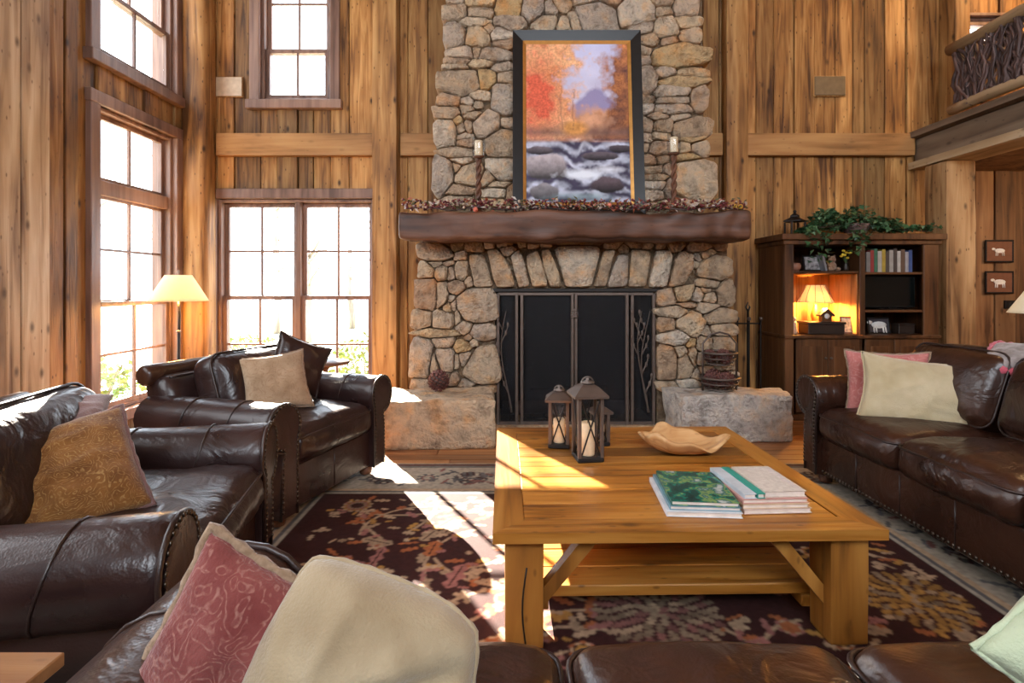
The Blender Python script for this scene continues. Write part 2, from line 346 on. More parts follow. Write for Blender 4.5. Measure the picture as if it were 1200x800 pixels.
M['gilt'] = plain('gilt', (.50, .25, .06), .38, .5)
M['wax'] = plain('candle_wax', (.82, .62, .38), .5)
M['glass'] = glassmat('pane_glass')
M['shadeglass'] = glassmat('hurricane_glass', tint=(.92, .94, .96))
M['white'] = plain('white_paper', (.75, .72, .68), .6)
M['pages'] = plain('book_pages', (.72, .62, .54), .7)

# ------------------------------------------------------------------ room shell
XL, XR, YB, YF, ZC = -3.6, 7.0, 6.0, -3.5, 6.5
def back(u, d, z): return (u, YB-d, z)
def left(u, d, z): return (XL+d, u, z)
def cells(u0, u1, z0, z1, holes):
    us = sorted({u0, u1, *[h[0] for h in holes], *[h[1] for h in holes]}); zs = sorted({z0, z1, *[h[2] for h in holes], *[h[3] for h in holes]})
    for a, b in zip(us, us[1:]):
        for c, d in zip(zs, zs[1:]):
            mu, mz = (a+b)/2, (c+d)/2
            if u0 <= mu <= u1 and z0 <= mz <= z1 and not any(h[0] < mu < h[1] and h[2] < mz < h[3] for h in holes): yield a, b, c, d
def wall(name, fn, u0, u1, z0, z1, holes, mat, thick=.22):
    mb = MB()
    for a, b, c, d in cells(u0, u1, z0, z1, holes):
        mb.prism([(a, c), (b, c), (b, d), (a, d)], lambda p, q, k: fn(p, k, q), -.03, -thick)
    return structure(name, mb, mat)
def planks(parent, fn, u0, u1, z0, z1, holes, mat, wmin=.11, wmax=.24, seed=1):
    r = random.Random(seed); ed = sorted({u0, u1, *[x for h in holes for x in h[:2] if u0 < x < u1]})
    for a, b in zip(ed, ed[1:]):
        cuts = [a]
        while b-cuts[-1] > wmax*1.3: cuts.append(cuts[-1]+r.uniform(wmin, wmax))
        cuts.append(b)
        for p, q in zip(cuts, cuts[1:]):
            mid = (p+q)/2; spans = [(z0, z1)]
            for h in holes:
                if h[0] < mid < h[1]:
                    ns = []
                    for s0, s1 in spans:
                        if h[2] > s0: ns.append((s0, min(s1, h[2])))
                        if h[3] < s1: ns.append((max(s0, h[3]), s1))
                    spans = [s for s in ns if s[1]-s[0] > .02]
            for s0, s1 in spans:
                t = r.choice((0, .006, .016, .026)); g = .004
                mb = MB(); mb.cbox(p+g, q-g, -.04, t, s0, s1, .005)
                mb.v = [fn(v[0], v[1], v[2]) for v in mb.v]
                mb.build('plank', mat, parent)
BH = [(-3.31, -1.565, .10, 2.31), (-2.83, -2.05, 3.40, 5.15), (4.86, 5.40, 4.00, 4.33)]   # openings of the back wall
LH = [(4.62, 5.66, .22, 2.90), (4.62, 5.66, 3.34, 5.2)]
wb = wall('wall_back', back, XL-.2, XR+.2, 0, ZC, BH, M['plank'])
planks(wb, back, XL, 4.73, 0, ZC, BH, M['plank'], seed=3)
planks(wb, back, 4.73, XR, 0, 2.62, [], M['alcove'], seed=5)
planks(wb, back, 4.73, XR, 2.95, ZC, BH, M['plank'], seed=6)
wl = wall('wall_left', left, YF, YB, 0, ZC, LH, M['plank'])
planks(wl, left, 3.95, YB, 0, ZC, LH, M['plank'], seed=9)
planks(wl, left, 2.6, 3.38, 0, ZC, [], M['plank'], seed=10)
wall('wall_front', lambda u, d, z: (u, YF+d, z), XL-.2, XR+.2, 0, ZC, [(-1.5, 3.5, 3.2, 5.4)], M['plank'])  # unseen opening added high in this wall to let sky light in as fill
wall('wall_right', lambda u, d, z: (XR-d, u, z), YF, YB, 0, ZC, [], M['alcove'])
structure('ceiling', MB().box(XL-.3, XR+.3, YF-.3, YB+.3, ZC, ZC+.15), M['plank'])
flo = structure('floor', MB().box(XL-.3, XR+.3, YF-.3, YB+.3, -.2, -.02), M['floor'])
y = -.4
while y < YB-.01:
    x = XL; 
    while x < XR-.01:
        x2 = min(XR, x+rnd.uniform(2.2, 4.5))
        if XR-x2 < .8: x2 = XR
        MB().cbox(x+.002, x2-.002, y+.002, y+.128, -.03, 0, .003).build('floorboard', M['floor'], flo); x = x2
    y += .13

# posts and rails on the walls (timber trim)
def rough_beam(x0, x1, y0, y1, z0, z1, r=.03, amp=.012, seed=0, n=(3, 3, 24)):
    cx, cy, cz = (x0+x1)/2, (y0+y1)/2, (z0+z1)/2
    def fn(p, a, b, c):
        k = N3(p, 2.2, seed)*amp+N3(p, 7, seed+9)*amp*.5
        return Vector((p.x*(1+k/max(.05, x1-x0)*1.2)+cx, p.y*(1+k/max(.05, y1-y0)*1.2)+cy, p.z+cz))
    return rbox(x1-x0, y1-y0, z1-z0, r, n, fn)
def trim(n, mb, mat, label=None):
    o = mb.build('trim_%d' % n, mat, smooth='auto', weld=True); o['kind'] = 'structure'
    return o
trim(1, rough_beam(-1.545, -1.27, 5.80, 6.01, 0, ZC, seed=3), M['post'])
trim(2, rough_beam(-3.60, -3.30, 5.74, 6.01, 0, ZC, r=.09, seed=5), M['post'])
pj = structure('trim_3', MB().box(XL-.05, -3.40, 3.42, 3.90, 0, ZC), M['pale'])
planks(pj, lambda u, d, z: (u, 3.40-d, z), XL, -3.385, 0, ZC, [], M['pale'], .07, .11, seed=4)
planks(pj, lambda u, d, z: (-3.39+d, u, z), 3.39, 3.91, 0, ZC, [], M['pale'], .12, .18, seed=14)
trim(4, rough_beam(2.30, 2.55, 5.84, 6.01, 0, ZC, seed=12), M['post'])
trim(5, rough_beam(4.37, 4.68, 5.44, 5.74, 0, 2.62, seed=15), M['hewn'])
trim(6, rough_beam(4.72, 4.90, 5.76, 6.01, 2.95, ZC, seed=17), M['post'])
def rail(n, x0, x1): trim(n, rough_beam(x0, x1, 5.90, 5.985, 2.775, 3.02, r=.008, amp=.004, seed=n, n=(16, 3, 3)), M['rail'])
rail(7, -3.28, -1.56); rail(8, -1.26, -.70); rail(9, 1.80, 2.29); rail(10, 2.56, 4.40)
# windows
NW = [0]
def window(fn, u0, u1, z0, z1, sashes, cw=.11, cr=None):
    cr = cw if cr is None else cr; NW[0] += 1; win = structure('window_%d' % NW[0])
    def bx(name, a, b, d0, d1, c, d, mat=M['casing'], ch=.006):
        mb = MB(); mb.cbox(a, b, d0, d1, c, d, ch); mb.v = [fn(*v) for v in mb.v]; return mb.build(name, mat, win)
    bx('casing', u0-cw, u0, -.02, .05, z0-.02, z1); bx('casing', u1, u1+cr, -.02, .05, z0-.02, z1)
    bx('casing', u0-cw-.01, u1+cr+(.01 if cr == cw else 0), -.02, .055, z1, z1+cw)
    bx('sill', u0-cw-.03, u1+cr+(.03 if cr == cw else 0), -.02, .085, z0-.10, z0)
    t = .035
    bx('jamb', u0, u0+t, -.2, .0, z0, z1); bx('jamb', u1-t, u1, -.2, .0, z0, z1); bx('jamb', u0+t, u1-t, -.2, 0, z1-t, z1); bx('jamb', u0+t, u1-t, -.2, 0, z0, z0+t)
    for (a, b, c, d, cols, rows, dep) in sashes:
        s = .045; ms = .024
        mb = MB()
        for q in ((a, a+s, c, d), (b-s, b, c, d), (a+s, b-s, c, c+s), (a+s, b-s, d-s, d)): mb.cbox(q[0], q[1], dep, dep+.045, q[2], q[3], .004)
        mb.v = [fn(*v) for v in mb.v]; mb.build('sash', M['casing'], win)
        gu = [a+s+(b-a-2*s)*i/cols for i in range(cols+1)]; gz = [c+s+(d-c-2*s)*i/rows for i in range(rows+1)]
        for g in gu[1:-1]: bx('muntin', g-ms/2, g+ms/2, dep+.008, dep+.036, c+s, d-s, ch=.003)
        for g in gz[1:-1]: bx('muntin', a+s, b-s, dep+.010, dep+.034, g-ms/2, g+ms/2, ch=.003)
        for i in range(cols):
            for j in range(rows): bx('pane', gu[i], gu[i+1], dep+.018, dep+.024, gz[j], gz[j+1], M['glass'], .001)
    return win
# tall left window: transom above a double-hung pair
wl1 = window(left, 4.62, 5.66, .22, 2.90, [(4.655, 5.625, 2.26, 2.865, 2, 1, -.11), (4.655, 5.625, 1.17, 2.16, 2, 2, -.11), (4.655, 5.625, .255, 1.20, 2, 2, -.06)])
mb = MB().cbox(4.655, 5.625, -.15, -.02, 2.14, 2.27, .006); mb.v = [left(*v) for v in mb.v]; mb.build('transom_bar', M['casing'], wl1)
window(left, 4.62, 5.66, 3.34, 5.2, [(4.655, 5.625, 3.94, 5.165, 2, 2, -.11), (4.655, 5.625, 3.375, 3.98, 2, 1, -.06)])
w3 = window(back, -3.31, -1.565, .10, 2.31, [(-3.275, -2.455, 1.19, 2.275, 2, 2, -.13), (-3.275, -2.455, .14, 1.23, 2, 2, -.08), (-2.395, -1.6, 1.19, 2.275, 2, 2, -.13), (-2.395, -1.6, .14, 1.23, 2, 2, -.08)], cr=.012)
mb = MB().cbox(-2.455, -2.395, -.18, -.01, .135, 2.275, .006); mb.v = [back(*v) for v in mb.v]; mb.build('mullion', M['casing'], w3)
window(back, -2.83, -2.05, 3.40, 5.15, [(-2.795, -2.085, 3.96, 5.11, 2, 2, -.13), (-2.795, -2.085, 3.44, 4.0, 2, 1, -.08)])
window(back, 4.86, 5.40, 4.00, 4.33, [(4.895, 5.365, 4.035, 4.295, 1, 1, -.05)], cw=.035)

# ------------------------------------------------------------------ loft on the right
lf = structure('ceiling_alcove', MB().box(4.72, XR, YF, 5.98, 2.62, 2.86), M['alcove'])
trim(11, rough_beam(4.42, 4.72, 2.5, 5.96, 2.70, 2.96, seed=21, n=(4, 24, 3)), M['beamY'])
trim(12, rough_beam(4.36, 4.78, 2.5, 5.96, 2.62, 2.70, r=.01, seed=23, n=(4, 24, 3)), M['logY'])
trim(13, rough_beam(4.34, 4.80, 2.5, 5.96, 2.96, 3.03, r=.01, seed=25, n=(4, 24, 3)), M['beamY'])
rl = thing('loft_railing', 'rustic log railing of tangled twigs along the loft edge, upper right', 'railing', (4.5, 4.2, 3.03))
def wig(a, b, n, amp, seed): 
    a, b = Vector(a), Vector(b); r = random.Random(seed); o = r.uniform(0, 90)
    return [a.lerp(b, i/n)+Vector((N3((i*.37, 0, 0), 1, o)*amp*.35, N3((i*.37, 5, 0), 1, o)*amp, N3((i*.37, 9, 0), 1, o)*amp*.6)) for i in range(n+1)]
MB().tube(wig((0, -1.7, .74), (0, 1.34, .74), 16, .05, 4), .058, 10).build('top_rail', M['logY'], rl, True)
MB().tube(wig((0, -1.7, .12), (0, 1.34, .12), 16, .04, 5), .052, 10).build('bottom_rail', M['logY'], rl, True)
r5 = random.Random(55)
for i in range(120):
    y0 = r5.uniform(-1.5, 1.28) if i % 3 == 0 else r5.uniform(.2, 1.30); lean = r5.choice((-1, 1))*r5.uniform(.0, .38) if i % 3 else r5.uniform(-.06, .06)
    y1 = max(-1.6, min(1.3, y0+lean)); rr = r5.uniform(.008, .021)
    MB().tube(wig((r5.uniform(-.03, .03), y0, .12), (r5.uniform(-.03, .03), y1, .74), 9, .12, i), [rr*(1.1-.04*k) for k in range(10)], 6).build('twig', M['twig'], rl, True)
for yy in (-1.0, 0.15):
    MB().tube([(0, yy, -.0), (0, yy, .74)], .04, 8).build('baluster', M['twig'], rl, True)
lamp('loft_ceiling_lamp_light', 'POINT', (5.9, 4.9, 5.2), 110, (1, .62, .28), shadow_soft_size=.1)

lamp('alcove_fill_light', 'POINT', (6.0, 4.3, 2.35), 45, (1, .70, .42), shadow_soft_size=.1)  # added fill to brighten the alcove walls; no fitting hangs here
# ------------------------------------------------------------------ fireplace
FY, UY = 5.05, 5.20
fire = thing('stone_fireplace', 'tall fieldstone fireplace and chimney breast in the middle of the back wall', 'fireplace', (0, 0, 0))
def core(poly, y0, y1, name='mortar_core'):
    return MB().prism(poly, lambda a, b, d: (a, d, b), y0, y1).build(name, M['mortar'], fire)
def fx(px, Y): return (px-VPX)/FOC*Y
def fz(py, Y): return CAMZ-(py-HORIZON)/FOC*Y
OX0, OX1, OZ = -.185, 1.34, 1.305           # firebox opening
core([(-.90, .0), (OX0, .0), (OX0, OZ), (OX1, OZ), (OX1, 0), (2.03, 0), (2.0, 1.8), (-.86, 1.8)], FY+.02, FY+.14)
core([(-.88, 0), (OX0-.05, 0), (OX0-.05, 1.8), (-.85, 1.8)], FY+.14, 5.95)
core([(OX1+.05, 0), (2.02, 0), (1.99, 1.8), (OX1+.05, 1.8)], FY+.14, 5.95)
core([(OX0-.05, OZ+.05), (OX1+.05, OZ+.05), (OX1+.05, 1.8), (OX0-.05, 1.8)], FY+.14, 5.95)
core([(-.68, 1.8), (1.84, 1.8), (1.80, ZC-.01), (-.62, ZC-.01)], UY+.02, 5.95)
MB().box(OX0-.04, OX1+.04, 5.72, 5.78, 0, OZ+.1).build('fireback', M['soot'], fire)
MB().box(OX0-.05, OX0-.002, FY+.12, 5.75, 0, OZ+.1).box(OX1+.002, OX1+.05, FY+.12, 5.75, 0, OZ+.1).box(OX0-.04, OX1+.04, FY+.12, 5.75, OZ+.03, OZ+.1).build('firebox_lining', M['soot'], fire)
MB().cbox(OX0-.12, OX1+.12, 4.5, 5.74, .0, .035, .01).build('hearth_slab', M['hearth'], fire)
MB().cbox(OX0-.06, OX1+.06, FY-.005, FY+.1, OZ-.02, OZ+.012, .004).build('lintel_bar', M['iron'], fire)
ARCH = [[(549, 298), (568, 299), (578, 336), (556, 337)], [(570, 293), (584, 292), (598, 312), (604, 336), (581, 337)], [(598, 300), (608, 292), (613, 303), (621, 335), (607, 337), (602, 315)],
        [(616, 300), (630, 293), (636, 310), (642, 335), (624, 337)], [(634, 293), (643, 292), (652, 312), (659, 336), (645, 337), (637, 315)], [(648, 288), (704, 288), (693, 336), (663, 337)],
        [(706, 294), (721, 293), (714, 315), (709, 336), (695, 336)], [(724, 299), (736, 298), (735, 336), (711, 337), (716, 318)], [(739, 292), (763, 294), (757, 336), (736, 337)],
        [(768, 293), (784, 293), (788, 300), (781, 336), (759, 337)], [(791, 302), (798, 294), (811, 297), (811, 315), (800, 334), (782, 337)]]
LOW = [(511, 295, 17, 11), (524, 285, 4, 3), (536, 287, 9, 6), (556, 287, 12, 6), (540, 300, 6, 5), (500, 317, 8, 9), (511, 309, 8, 3), (525, 309, 7, 2.5), (518, 321, 7, 9), (529, 321, 4, 8), (540, 317, 7, 11),
       (595, 293, 8, 5), (590, 286, 12, 4), (610, 285, 8, 4), (534, 336, 10, 8), (549, 331, 4, 5), (500, 344, 12, 18), (519, 343, 7, 15), (529, 350, 4, 4), (524, 360, 4, 5), (532, 357, 3, 6), (557, 357, 22, 17),
       (496, 374, 11, 10), (519, 375, 13, 11), (542, 384, 9, 7), (536, 373, 3, 8), (514, 390, 29, 5.5), (565, 389, 12, 8), (549, 395, 3.5, 4), (520, 401, 11, 6), (542, 406, 10, 7), (555, 402, 4, 4), (498, 421, 13, 23),
       (522, 421, 13, 13), (509, 426, 6, 10), (535, 423, 3.5, 7), (561, 430, 20, 20), (545, 419, 6, 8), (516, 442, 14, 6), (532, 444, 7, 6), (497, 449, 12, 6), (548, 449, 9, 4), (565, 455, 14, 4),
       (746, 285, 10, 5), (758, 286, 6, 4), (774, 285, 6, 5), (791, 287, 10, 6), (821, 287, 14, 7), (842, 287, 8, 5), (818, 302, 5, 4), (825, 299, 5, 4), (832, 295, 5, 3), (815, 310, 3, 4), (836, 316, 17, 13), (830, 332, 13, 5),
       (802, 342, 11, 9), (781, 347, 9, 10), (816, 346, 6, 7), (830, 349, 7, 6), (849, 344, 8, 13), (826, 340, 5, 3), (787, 365, 17, 6), (806, 357, 10, 3), (827, 360, 12, 6), (842, 370, 17, 9), (781, 380, 8, 8), (810, 379, 15, 12),
       (789, 396, 16, 8), (845, 386, 14, 7), (827, 388, 5, 6), (809, 402, 5, 5), (825, 402, 8, 9), (782, 425, 10, 20), (803, 428, 9, 15), (797, 411, 5, 6), (811, 417, 4, 10), (826, 419, 9, 8), (845, 404, 11, 10), (847, 425, 11, 9),
       (828, 436, 10, 8), (849, 442, 11, 7), (782, 451, 11, 5), (805, 448, 12, 5), (815, 438, 5, 5), (624, 285, 7, 5), (640, 285, 6, 4), (664, 283, 15, 3), (692, 283, 13, 3), (719, 286, 9, 5), (731, 291, 5, 4), (573, 286, 7, 4)]
UP = [(535, 2, 9, 5), (535, 16, 14, 10), (563, 4, 17, 6), (561, 16, 15, 6), (556, 27, 20, 5), (596, 8, 15, 12), (597, 27, 17, 8), (625, 12, 13, 14), (535, 42, 11, 15), (560, 45, 15, 12), (573, 34, 5, 6), (586, 42, 12, 8),
      (590, 53, 10, 6), (541, 63, 15, 6), (558, 62, 5, 6), (580, 66, 18, 9), (536, 73, 14, 3.5), (567, 77, 18, 4), (586, 80, 14, 5), (535, 80, 14, 3), (540, 97, 24, 15), (571, 94, 11, 11), (592, 93, 10, 7), (564, 113, 15, 5),
      (589, 114, 18, 17), (526, 119, 12, 8), (549, 120, 8, 5), (525, 133, 14, 9), (547, 129, 8, 6), (554, 136, 9, 4), (560, 123, 6, 4), (572, 146, 16, 13), (594, 146, 9, 5), (524, 156, 12, 17), (536, 142, 5, 5), (540, 152, 5, 6),
      (544, 160, 9, 4), (549, 149, 4, 6), (546, 168, 10, 5), (588, 168, 16, 17), (535, 179, 24, 6), (520, 207, 10, 22), (541, 190, 11, 4), (550, 204, 16, 12), (539, 223, 16, 5), (588, 198, 16, 12), (572, 211, 8, 8), (583, 217, 15, 4),
      (581, 226, 14, 6), (597, 227, 5, 10), (533, 236, 18, 5), (580, 237, 20, 4), (536, 196, 4, 5), (658, 6, 12, 8), (640, 28, 14, 8), (645, 12, 7, 7), (672, 28, 8, 10), (685, 2, 14, 4), (697, 21, 28, 18), (662, 31, 10, 7), (745, 17, 22, 16), (718, 3, 9, 5), (777, 4, 11, 5),
      (777, 15, 9, 5), (802, 9, 13, 11), (753, 34, 12, 7), (780, 35, 14, 14), (804, 28, 14, 7), (807, 44, 11, 9), (760, 48, 11, 8), (756, 60, 8, 5), (793, 66, 29, 15), (783, 50, 9, 5), (754, 71, 8, 5), (808, 86, 17, 5), (781, 86, 11, 5),
      (759, 96, 9, 15), (800, 97, 25, 6), (786, 109, 20, 6), (816, 117, 9, 12), (788, 119, 20, 3.5), (756, 118, 10, 5), (788, 129, 20, 6), (757, 128, 8, 5), (771, 138, 13, 3.5), (795, 138, 11, 3.5), (758, 147, 8, 8), (776, 150, 12, 9),
      (808, 151, 22, 11), (773, 160, 9, 5), (810, 165, 12, 3), (757, 163, 7, 6), (770, 175, 13, 7), (802, 175, 7, 6), (818, 175, 10, 9), (756, 173, 5, 5), (762, 189, 9, 6), (774, 188, 8, 4), (812, 212, 20, 24), (765, 199, 11, 5), (768, 208, 12, 4),
      (767, 218, 13, 5), (766, 229, 14, 6), (782, 200, 6, 6), (807, 184, 15, 4), (783, 223, 6, 11), (790, 238, 30, 4)]
def clip(poly, nx, ny, c):          # keep nx*x+ny*y <= c
    out = []
    for i, p in enumerate(poly):
        q = poly[(i+1) % len(poly)]; a, b = nx*p[0]+ny*p[1]-c, nx*q[0]+ny*q[1]-c
        if a <= 0: out.append(p)
        if (a < 0 < b) or (b < 0 < a): t = a/(a-b); out.append((p[0]+(q[0]-p[0])*t, p[1]+(q[1]-p[1])*t))
    return out
def stones_from(seeds, polys, gap, grow=1.32):
    res = [list(p) for p in polys]
    for i, (x, y, rx, ry) in enumerate(seeds):
        k = grow; poly = [(x+rx*k*sx, y+ry*k*sy) for sx, sy in ((-1, -.55), (-.6, -1), (.6, -1), (1, -.55), (1, .55), (.6, 1), (-.6, 1), (-1, .55))]
        rj = random.Random(i*7+3); poly = [(a+rj.uniform(-.16, .16)*rx, b+rj.uniform(-.16, .16)*ry) for a, b in poly]
        for j, (X, Y, RX, RY) in enumerate(seeds):
            if i == j or abs(X-x) > 2*(rx+RX) or abs(Y-y) > 2*(ry+RY): continue
            # direction in a metric of both ellipses, so flat stones get flat joints
            ex, ey = (rx+RX)/2, (ry+RY)/2
            dx, dy = (X-x)/ex**1.6, (Y-y)/ey**1.6; L = math.hypot(dx, dy)
            if L < 1e-6: continue
            nx, ny = dx/L, dy/L
            a, b = math.hypot(rx*nx, ry*ny), math.hypot(RX*nx, RY*ny)
            pi, pj = nx*x+ny*y, nx*X+ny*Y
            poly = clip(poly, nx, ny, pi+(pj-pi)*a/(a+b)-gap)
            if len(poly) < 3: break
        for P in polys:
            best = None; n = len(P)
            for q in range(n):
                p0, p1 = P[q], P[(q+1) % n]; ex, ey = p1[0]-p0[0], p1[1]-p0[1]; L = math.hypot(ex, ey); nx, ny = ey/L, -ex/L
                s = nx*(x-p0[0])+ny*(y-p0[1])
                if best is None or s > best[0]: best = (s, nx, ny, nx*p0[0]+ny*p0[1])
            if len(poly) >= 3: poly = clip(poly, -best[1], -best[2], -(best[3]+gap*1.5))
        res.append(poly if len(poly) >= 3 else None)
    return res
def stone_mesh(poly, yf, h, seed, deep=.12):
    r = random.Random(seed); p = poly
    for ch in (.10, .20):
        q = []
        for i, a in enumerate(p):
            b = p[(i+1) % len(p)]
            q += [(a[0]*(1-ch)+b[0]*ch, a[1]*(1-ch)+b[1]*ch), (a[0]*ch+b[0]*(1-ch), a[1]*ch+b[1]*(1-ch))]
        m = []
        for a in q:
            if not m or math.hypot(a[0]-m[-1][0], a[1]-m[-1][1]) > .006: m.append(a)
        p = m
    cx, cz = sum(a[0] for a in p)/len(p), sum(a[1] for a in p)/len(p); n = len(p)
    tx, tz = r.uniform(-.10, .10), r.uniform(-.12, .12); vs = []
    for sc, d in ((1.0, -deep), (1.0, -.005), (.985, h*.62), (.91, h*.95), (.5, h)):
        for a, b in p:
            x, z = cx+(a-cx)*sc, cz+(b-cz)*sc; k = N3((x, z, seed), 12)*.018+N3((x, z, seed), 34)*.009
            yy = yf-d
            if d > 0: yy -= ((x-cx)*tx+(z-cz)*tz)+k
            kk = N3((x, z, seed+5), 18)*.012
            vs.append((x+kk, yy, z+kk*.7))
    fs = [(i*n+k, i*n+(k+1) % n, (i+1)*n+(k+1) % n, (i+1)*n+k) for i in range(4) for k in range(n)]
    fs.append(tuple(range(4*n, 5*n)))
    mb = MB(); mb.add(vs, fs); return mb
def lay(seeds, polys, Y, sd):
    for i, p in enumerate(stones_from(seeds, polys, .5)):
        if not p: continue
        w = [(fx(a, Y), fz(b, Y)) for a, b in p]
        ar = abs(sum(w[k][0]*w[(k+1) % len(w)][1]-w[(k+1) % len(w)][0]*w[k][1] for k in range(len(w))))/2
        if ar < 2e-4: continue
        rr = random.Random(i+sd); h = rr.uniform(.035, .07) if ar > .008 else rr.uniform(.018, .045)
        xs = [q[0] for q in w]; edge = min(xs) < fx(500 if Y < 5.1 else 522, Y) or max(xs) > fx(846 if Y < 5.1 else 818, Y)
        stone_mesh(w, Y, h, i+sd, .45 if edge else .12).build('stone', M['stone'], fire, True)
lay(LOW, ARCH, FY, 100)
lay([s for s in UP if not (612 < s[0] < 742 and s[1] > 45)], [], UY, 400)
# stones above the picture frame, higher than the frame of the photograph
# mantel beam
def knobby(w, d, h, r, amp, seed, n, sag=0):
    def fn(p, a, b, c):
        k = N3(p, 3, seed)*amp+N3(p, 11, seed+4)*amp*.4
        return Vector((p.x*(1+.1*k), p.y+k*(1 if b else 1)*b, p.z+k*c*.8))
    return rbox(w, d, h, r, n, fn)
mt = knobby(3.02, .46, .235, .03, .04, 3, (70, 8, 8)).build('timber_mantel', M['mantel'], None, True, True, (.515, 4.83, 1.858))
tag(mt, 'thick dark hewn timber mantel beam across the stone fireplace', 'mantel')
# hearth stones
def hstone(name, label, pts, z0, z1, amp, seed, mat='hearth'):
    # pts: plan quad, front-left, front-right, back-right, back-left
    P = [Vector((a, b, 0)) for a, b in pts]
    def fn(p, a, b, c):
        u, v = (a+1)/2, (b+1)/2
        q = P[0].lerp(P[1], u).lerp(P[3].lerp(P[2], u), v); q.z = z0+(z1-z0)*(c+1)/2
        ctr = (P[0]+P[1]+P[2]+P[3])/4; k = N3(q, 2.3, seed+2)*amp*.9+N3(q, 5, seed)*amp+N3(q, 13, seed+3)*amp*.5
        s = 1-(.025 if abs(c) > .97 else 0)
        return Vector((ctr.x+(q.x-ctr.x)*s*(1+k*.6), ctr.y+(q.y-ctr.y)*s*(1+k*.8), max(z0, q.z+k*(.22 if c > .9 else .5)*(c > 0))))
    o = rbox(1, 1, 1, .0001, (26, 26, 12), fn)  .build(name, M[mat], None, True, True); return tag(o, label, 'hearth stone')
hstone('hearth_stone', 'rough tan granite hearth block left of the firebox behind the armchair', [(-1.10, 4.38), (-.15, 4.42), (-.20, 4.965), (-1.30, 4.965)], .0, .40, .07, 5)
hstone('hearth_stone', 'rough grey granite hearth block right of the firebox beside the sofa', [(1.42, 4.58), (2.40, 4.62), (2.46, 4.965), (1.36, 4.965)], .0, .405, .08, 11, 'hearthG')
# fire screen
sc_ = thing('fireplace_screen', 'black iron fireplace screen with two doors and twig ornaments in firebox', 'screen', (0, FY+.03, .035))
def vb(x, w=.035, d=.03): MB().cbox(x-w/2, x+w/2, -d, d, 0, 1.235, .005).build('post', M['ironb'], sc_)
X = [OX0+.03, .045, .565, 1.085, OX1-.03]
for x, w_ in ((X[0], .03), (.02, .03), (.068, .03), (.545, .028), (.578, .028), (1.06, .03), (1.108, .03), (X[4], .03)): vb(x, w_)
for z in (.0, 1.215): MB().cbox(X[0], X[4], -.022, .022, z, z+.03, .004).build('rail', M['ironb'], sc_)
mm = bpy.data.materials.new('mesh_screen'); mm.use_nodes = True; nt = mm.node_tree
tr = nd(nt, 'ShaderNodeBsdfTransparent'); mx = nd(nt, 'ShaderNodeMixShader'); mx.inputs[0].default_value = .62; pb = nt.nodes['Principled BSDF']
pb.inputs['Base Color'].default_value = (.012, .012, .014, 1); pb.inputs['Roughness'].default_value = .6; pb.inputs['Specular IOR Level'].default_value = .2
tcn = nd(nt, 'ShaderNodeTexCoord'); ck = nd(nt, 'ShaderNodeTexChecker'); ck.inputs['Scale'].default_value = 300; nt.links.new(tcn.outputs['Object'], ck.inputs['Vector'])
rk = ramp(nt, [(0, (.5, .5, .5)), (1, (.75, .75, .75))]); nt.links.new(ck.outputs['Fac'], rk.inputs[0]); nt.links.new(rk.outputs[0], mx.inputs[0])
nt.links.new(tr.outputs[0], mx.inputs[1]); nt.links.new(pb.outputs[0], mx.inputs[2]); nt.links.new(mx.outputs[0], nt.nodes['Material Output'].inputs[0])
for a, b in zip(X, X[1:]): MB().box(a+.02, b-.02, .004, .010, .03, 1.225).build('mesh_panel', mm, sc_)
def twigs(x0, seed, flip):
    r = random.Random(seed)
    base = [(x0+flip*(.05*math.sin(t*4.2+seed)), -.035, .12+t*.95) for t in [i/16 for i in range(17)]]
    MB().tube(base, [.010-.0004*i for i in range(17)], 6).build('branch_ornament', M['ironb'], sc_, True)
    for i in (3, 6, 9, 11, 13):
        p = base[i]; s = r.choice((-1, 1)); q = [(p[0]+s*k*.018*(1+.2*math.sin(k)), -.036, p[2]+.05*k-.002*k*k) for k in range(5)]
        MB().tube(q, [.007, .006, .005, .004, .003], 5).build('twig', M['ironb'], sc_, True)
        for k in (2, 4):
            MB().ball(q[k], .022, 6, 4, (.55, .3, 1.2)).build('iron_leaf', M['ironb'], sc_, True)
twigs(-.075, 2, 1); twigs(1.205, 5, -1); twigs(1.24, 9, 1)
for sx in (-1, 1):
    for k in range(5): 
        a = PI/2+sx*(.5+k*.35); MB().ball((.562+sx*.035+.05*math.cos(a), -.04, 1.03+.05*math.sin(a)), .026, 6, 4, (.5, .3, 1), Matrix.Rotation(-(a-PI/2), 3, 'Y')).build('handle_leaf', M['ironb'], sc_, True)
# logs in the firebox
for i, (x, yy, z, L, rr, a) in enumerate([(.25, 5.42, .12, .75, .07, .1), (.85, 5.40, .12, .7, .075, -.12), (.55, 5.48, .25, .8, .065, .22), (.6, 5.36, .11, .5, .05, 1.2)]):
    dx, dy = math.cos(a)*L/2, math.sin(a)*L/4
    o = MB().tube(wig((x-dx, yy-dy, z), (x+dx, yy+dy, z+.01), 6, .03, i), rr, 9).build('log', M['twig'], None, True)
    tag(o, ['charred log lying left in the firebox', 'charred log lying right in the firebox', 'charred log across the top of the fire pile', 'short split log at the front of the fire pile'][i], 'log', 'logs in the firebox')
g = thing('fire_grate', 'black iron grate under the logs in the firebox', 'grate', (.57, 5.42, .035))
for k in range(7): MB().tube([(-.42+k*.14, -.16, .05), (-.42+k*.14, -.14, .012), (-.42+k*.14, .14, .012), (-.42+k*.14, .16, .06)], .008, 6).build('bar', M['iron'], g)
for yy in (-.1, .1): MB().tube([(-.45, yy, .002), (.45, yy, .002)], .008, 6).build('crossbar', M['iron'], g)

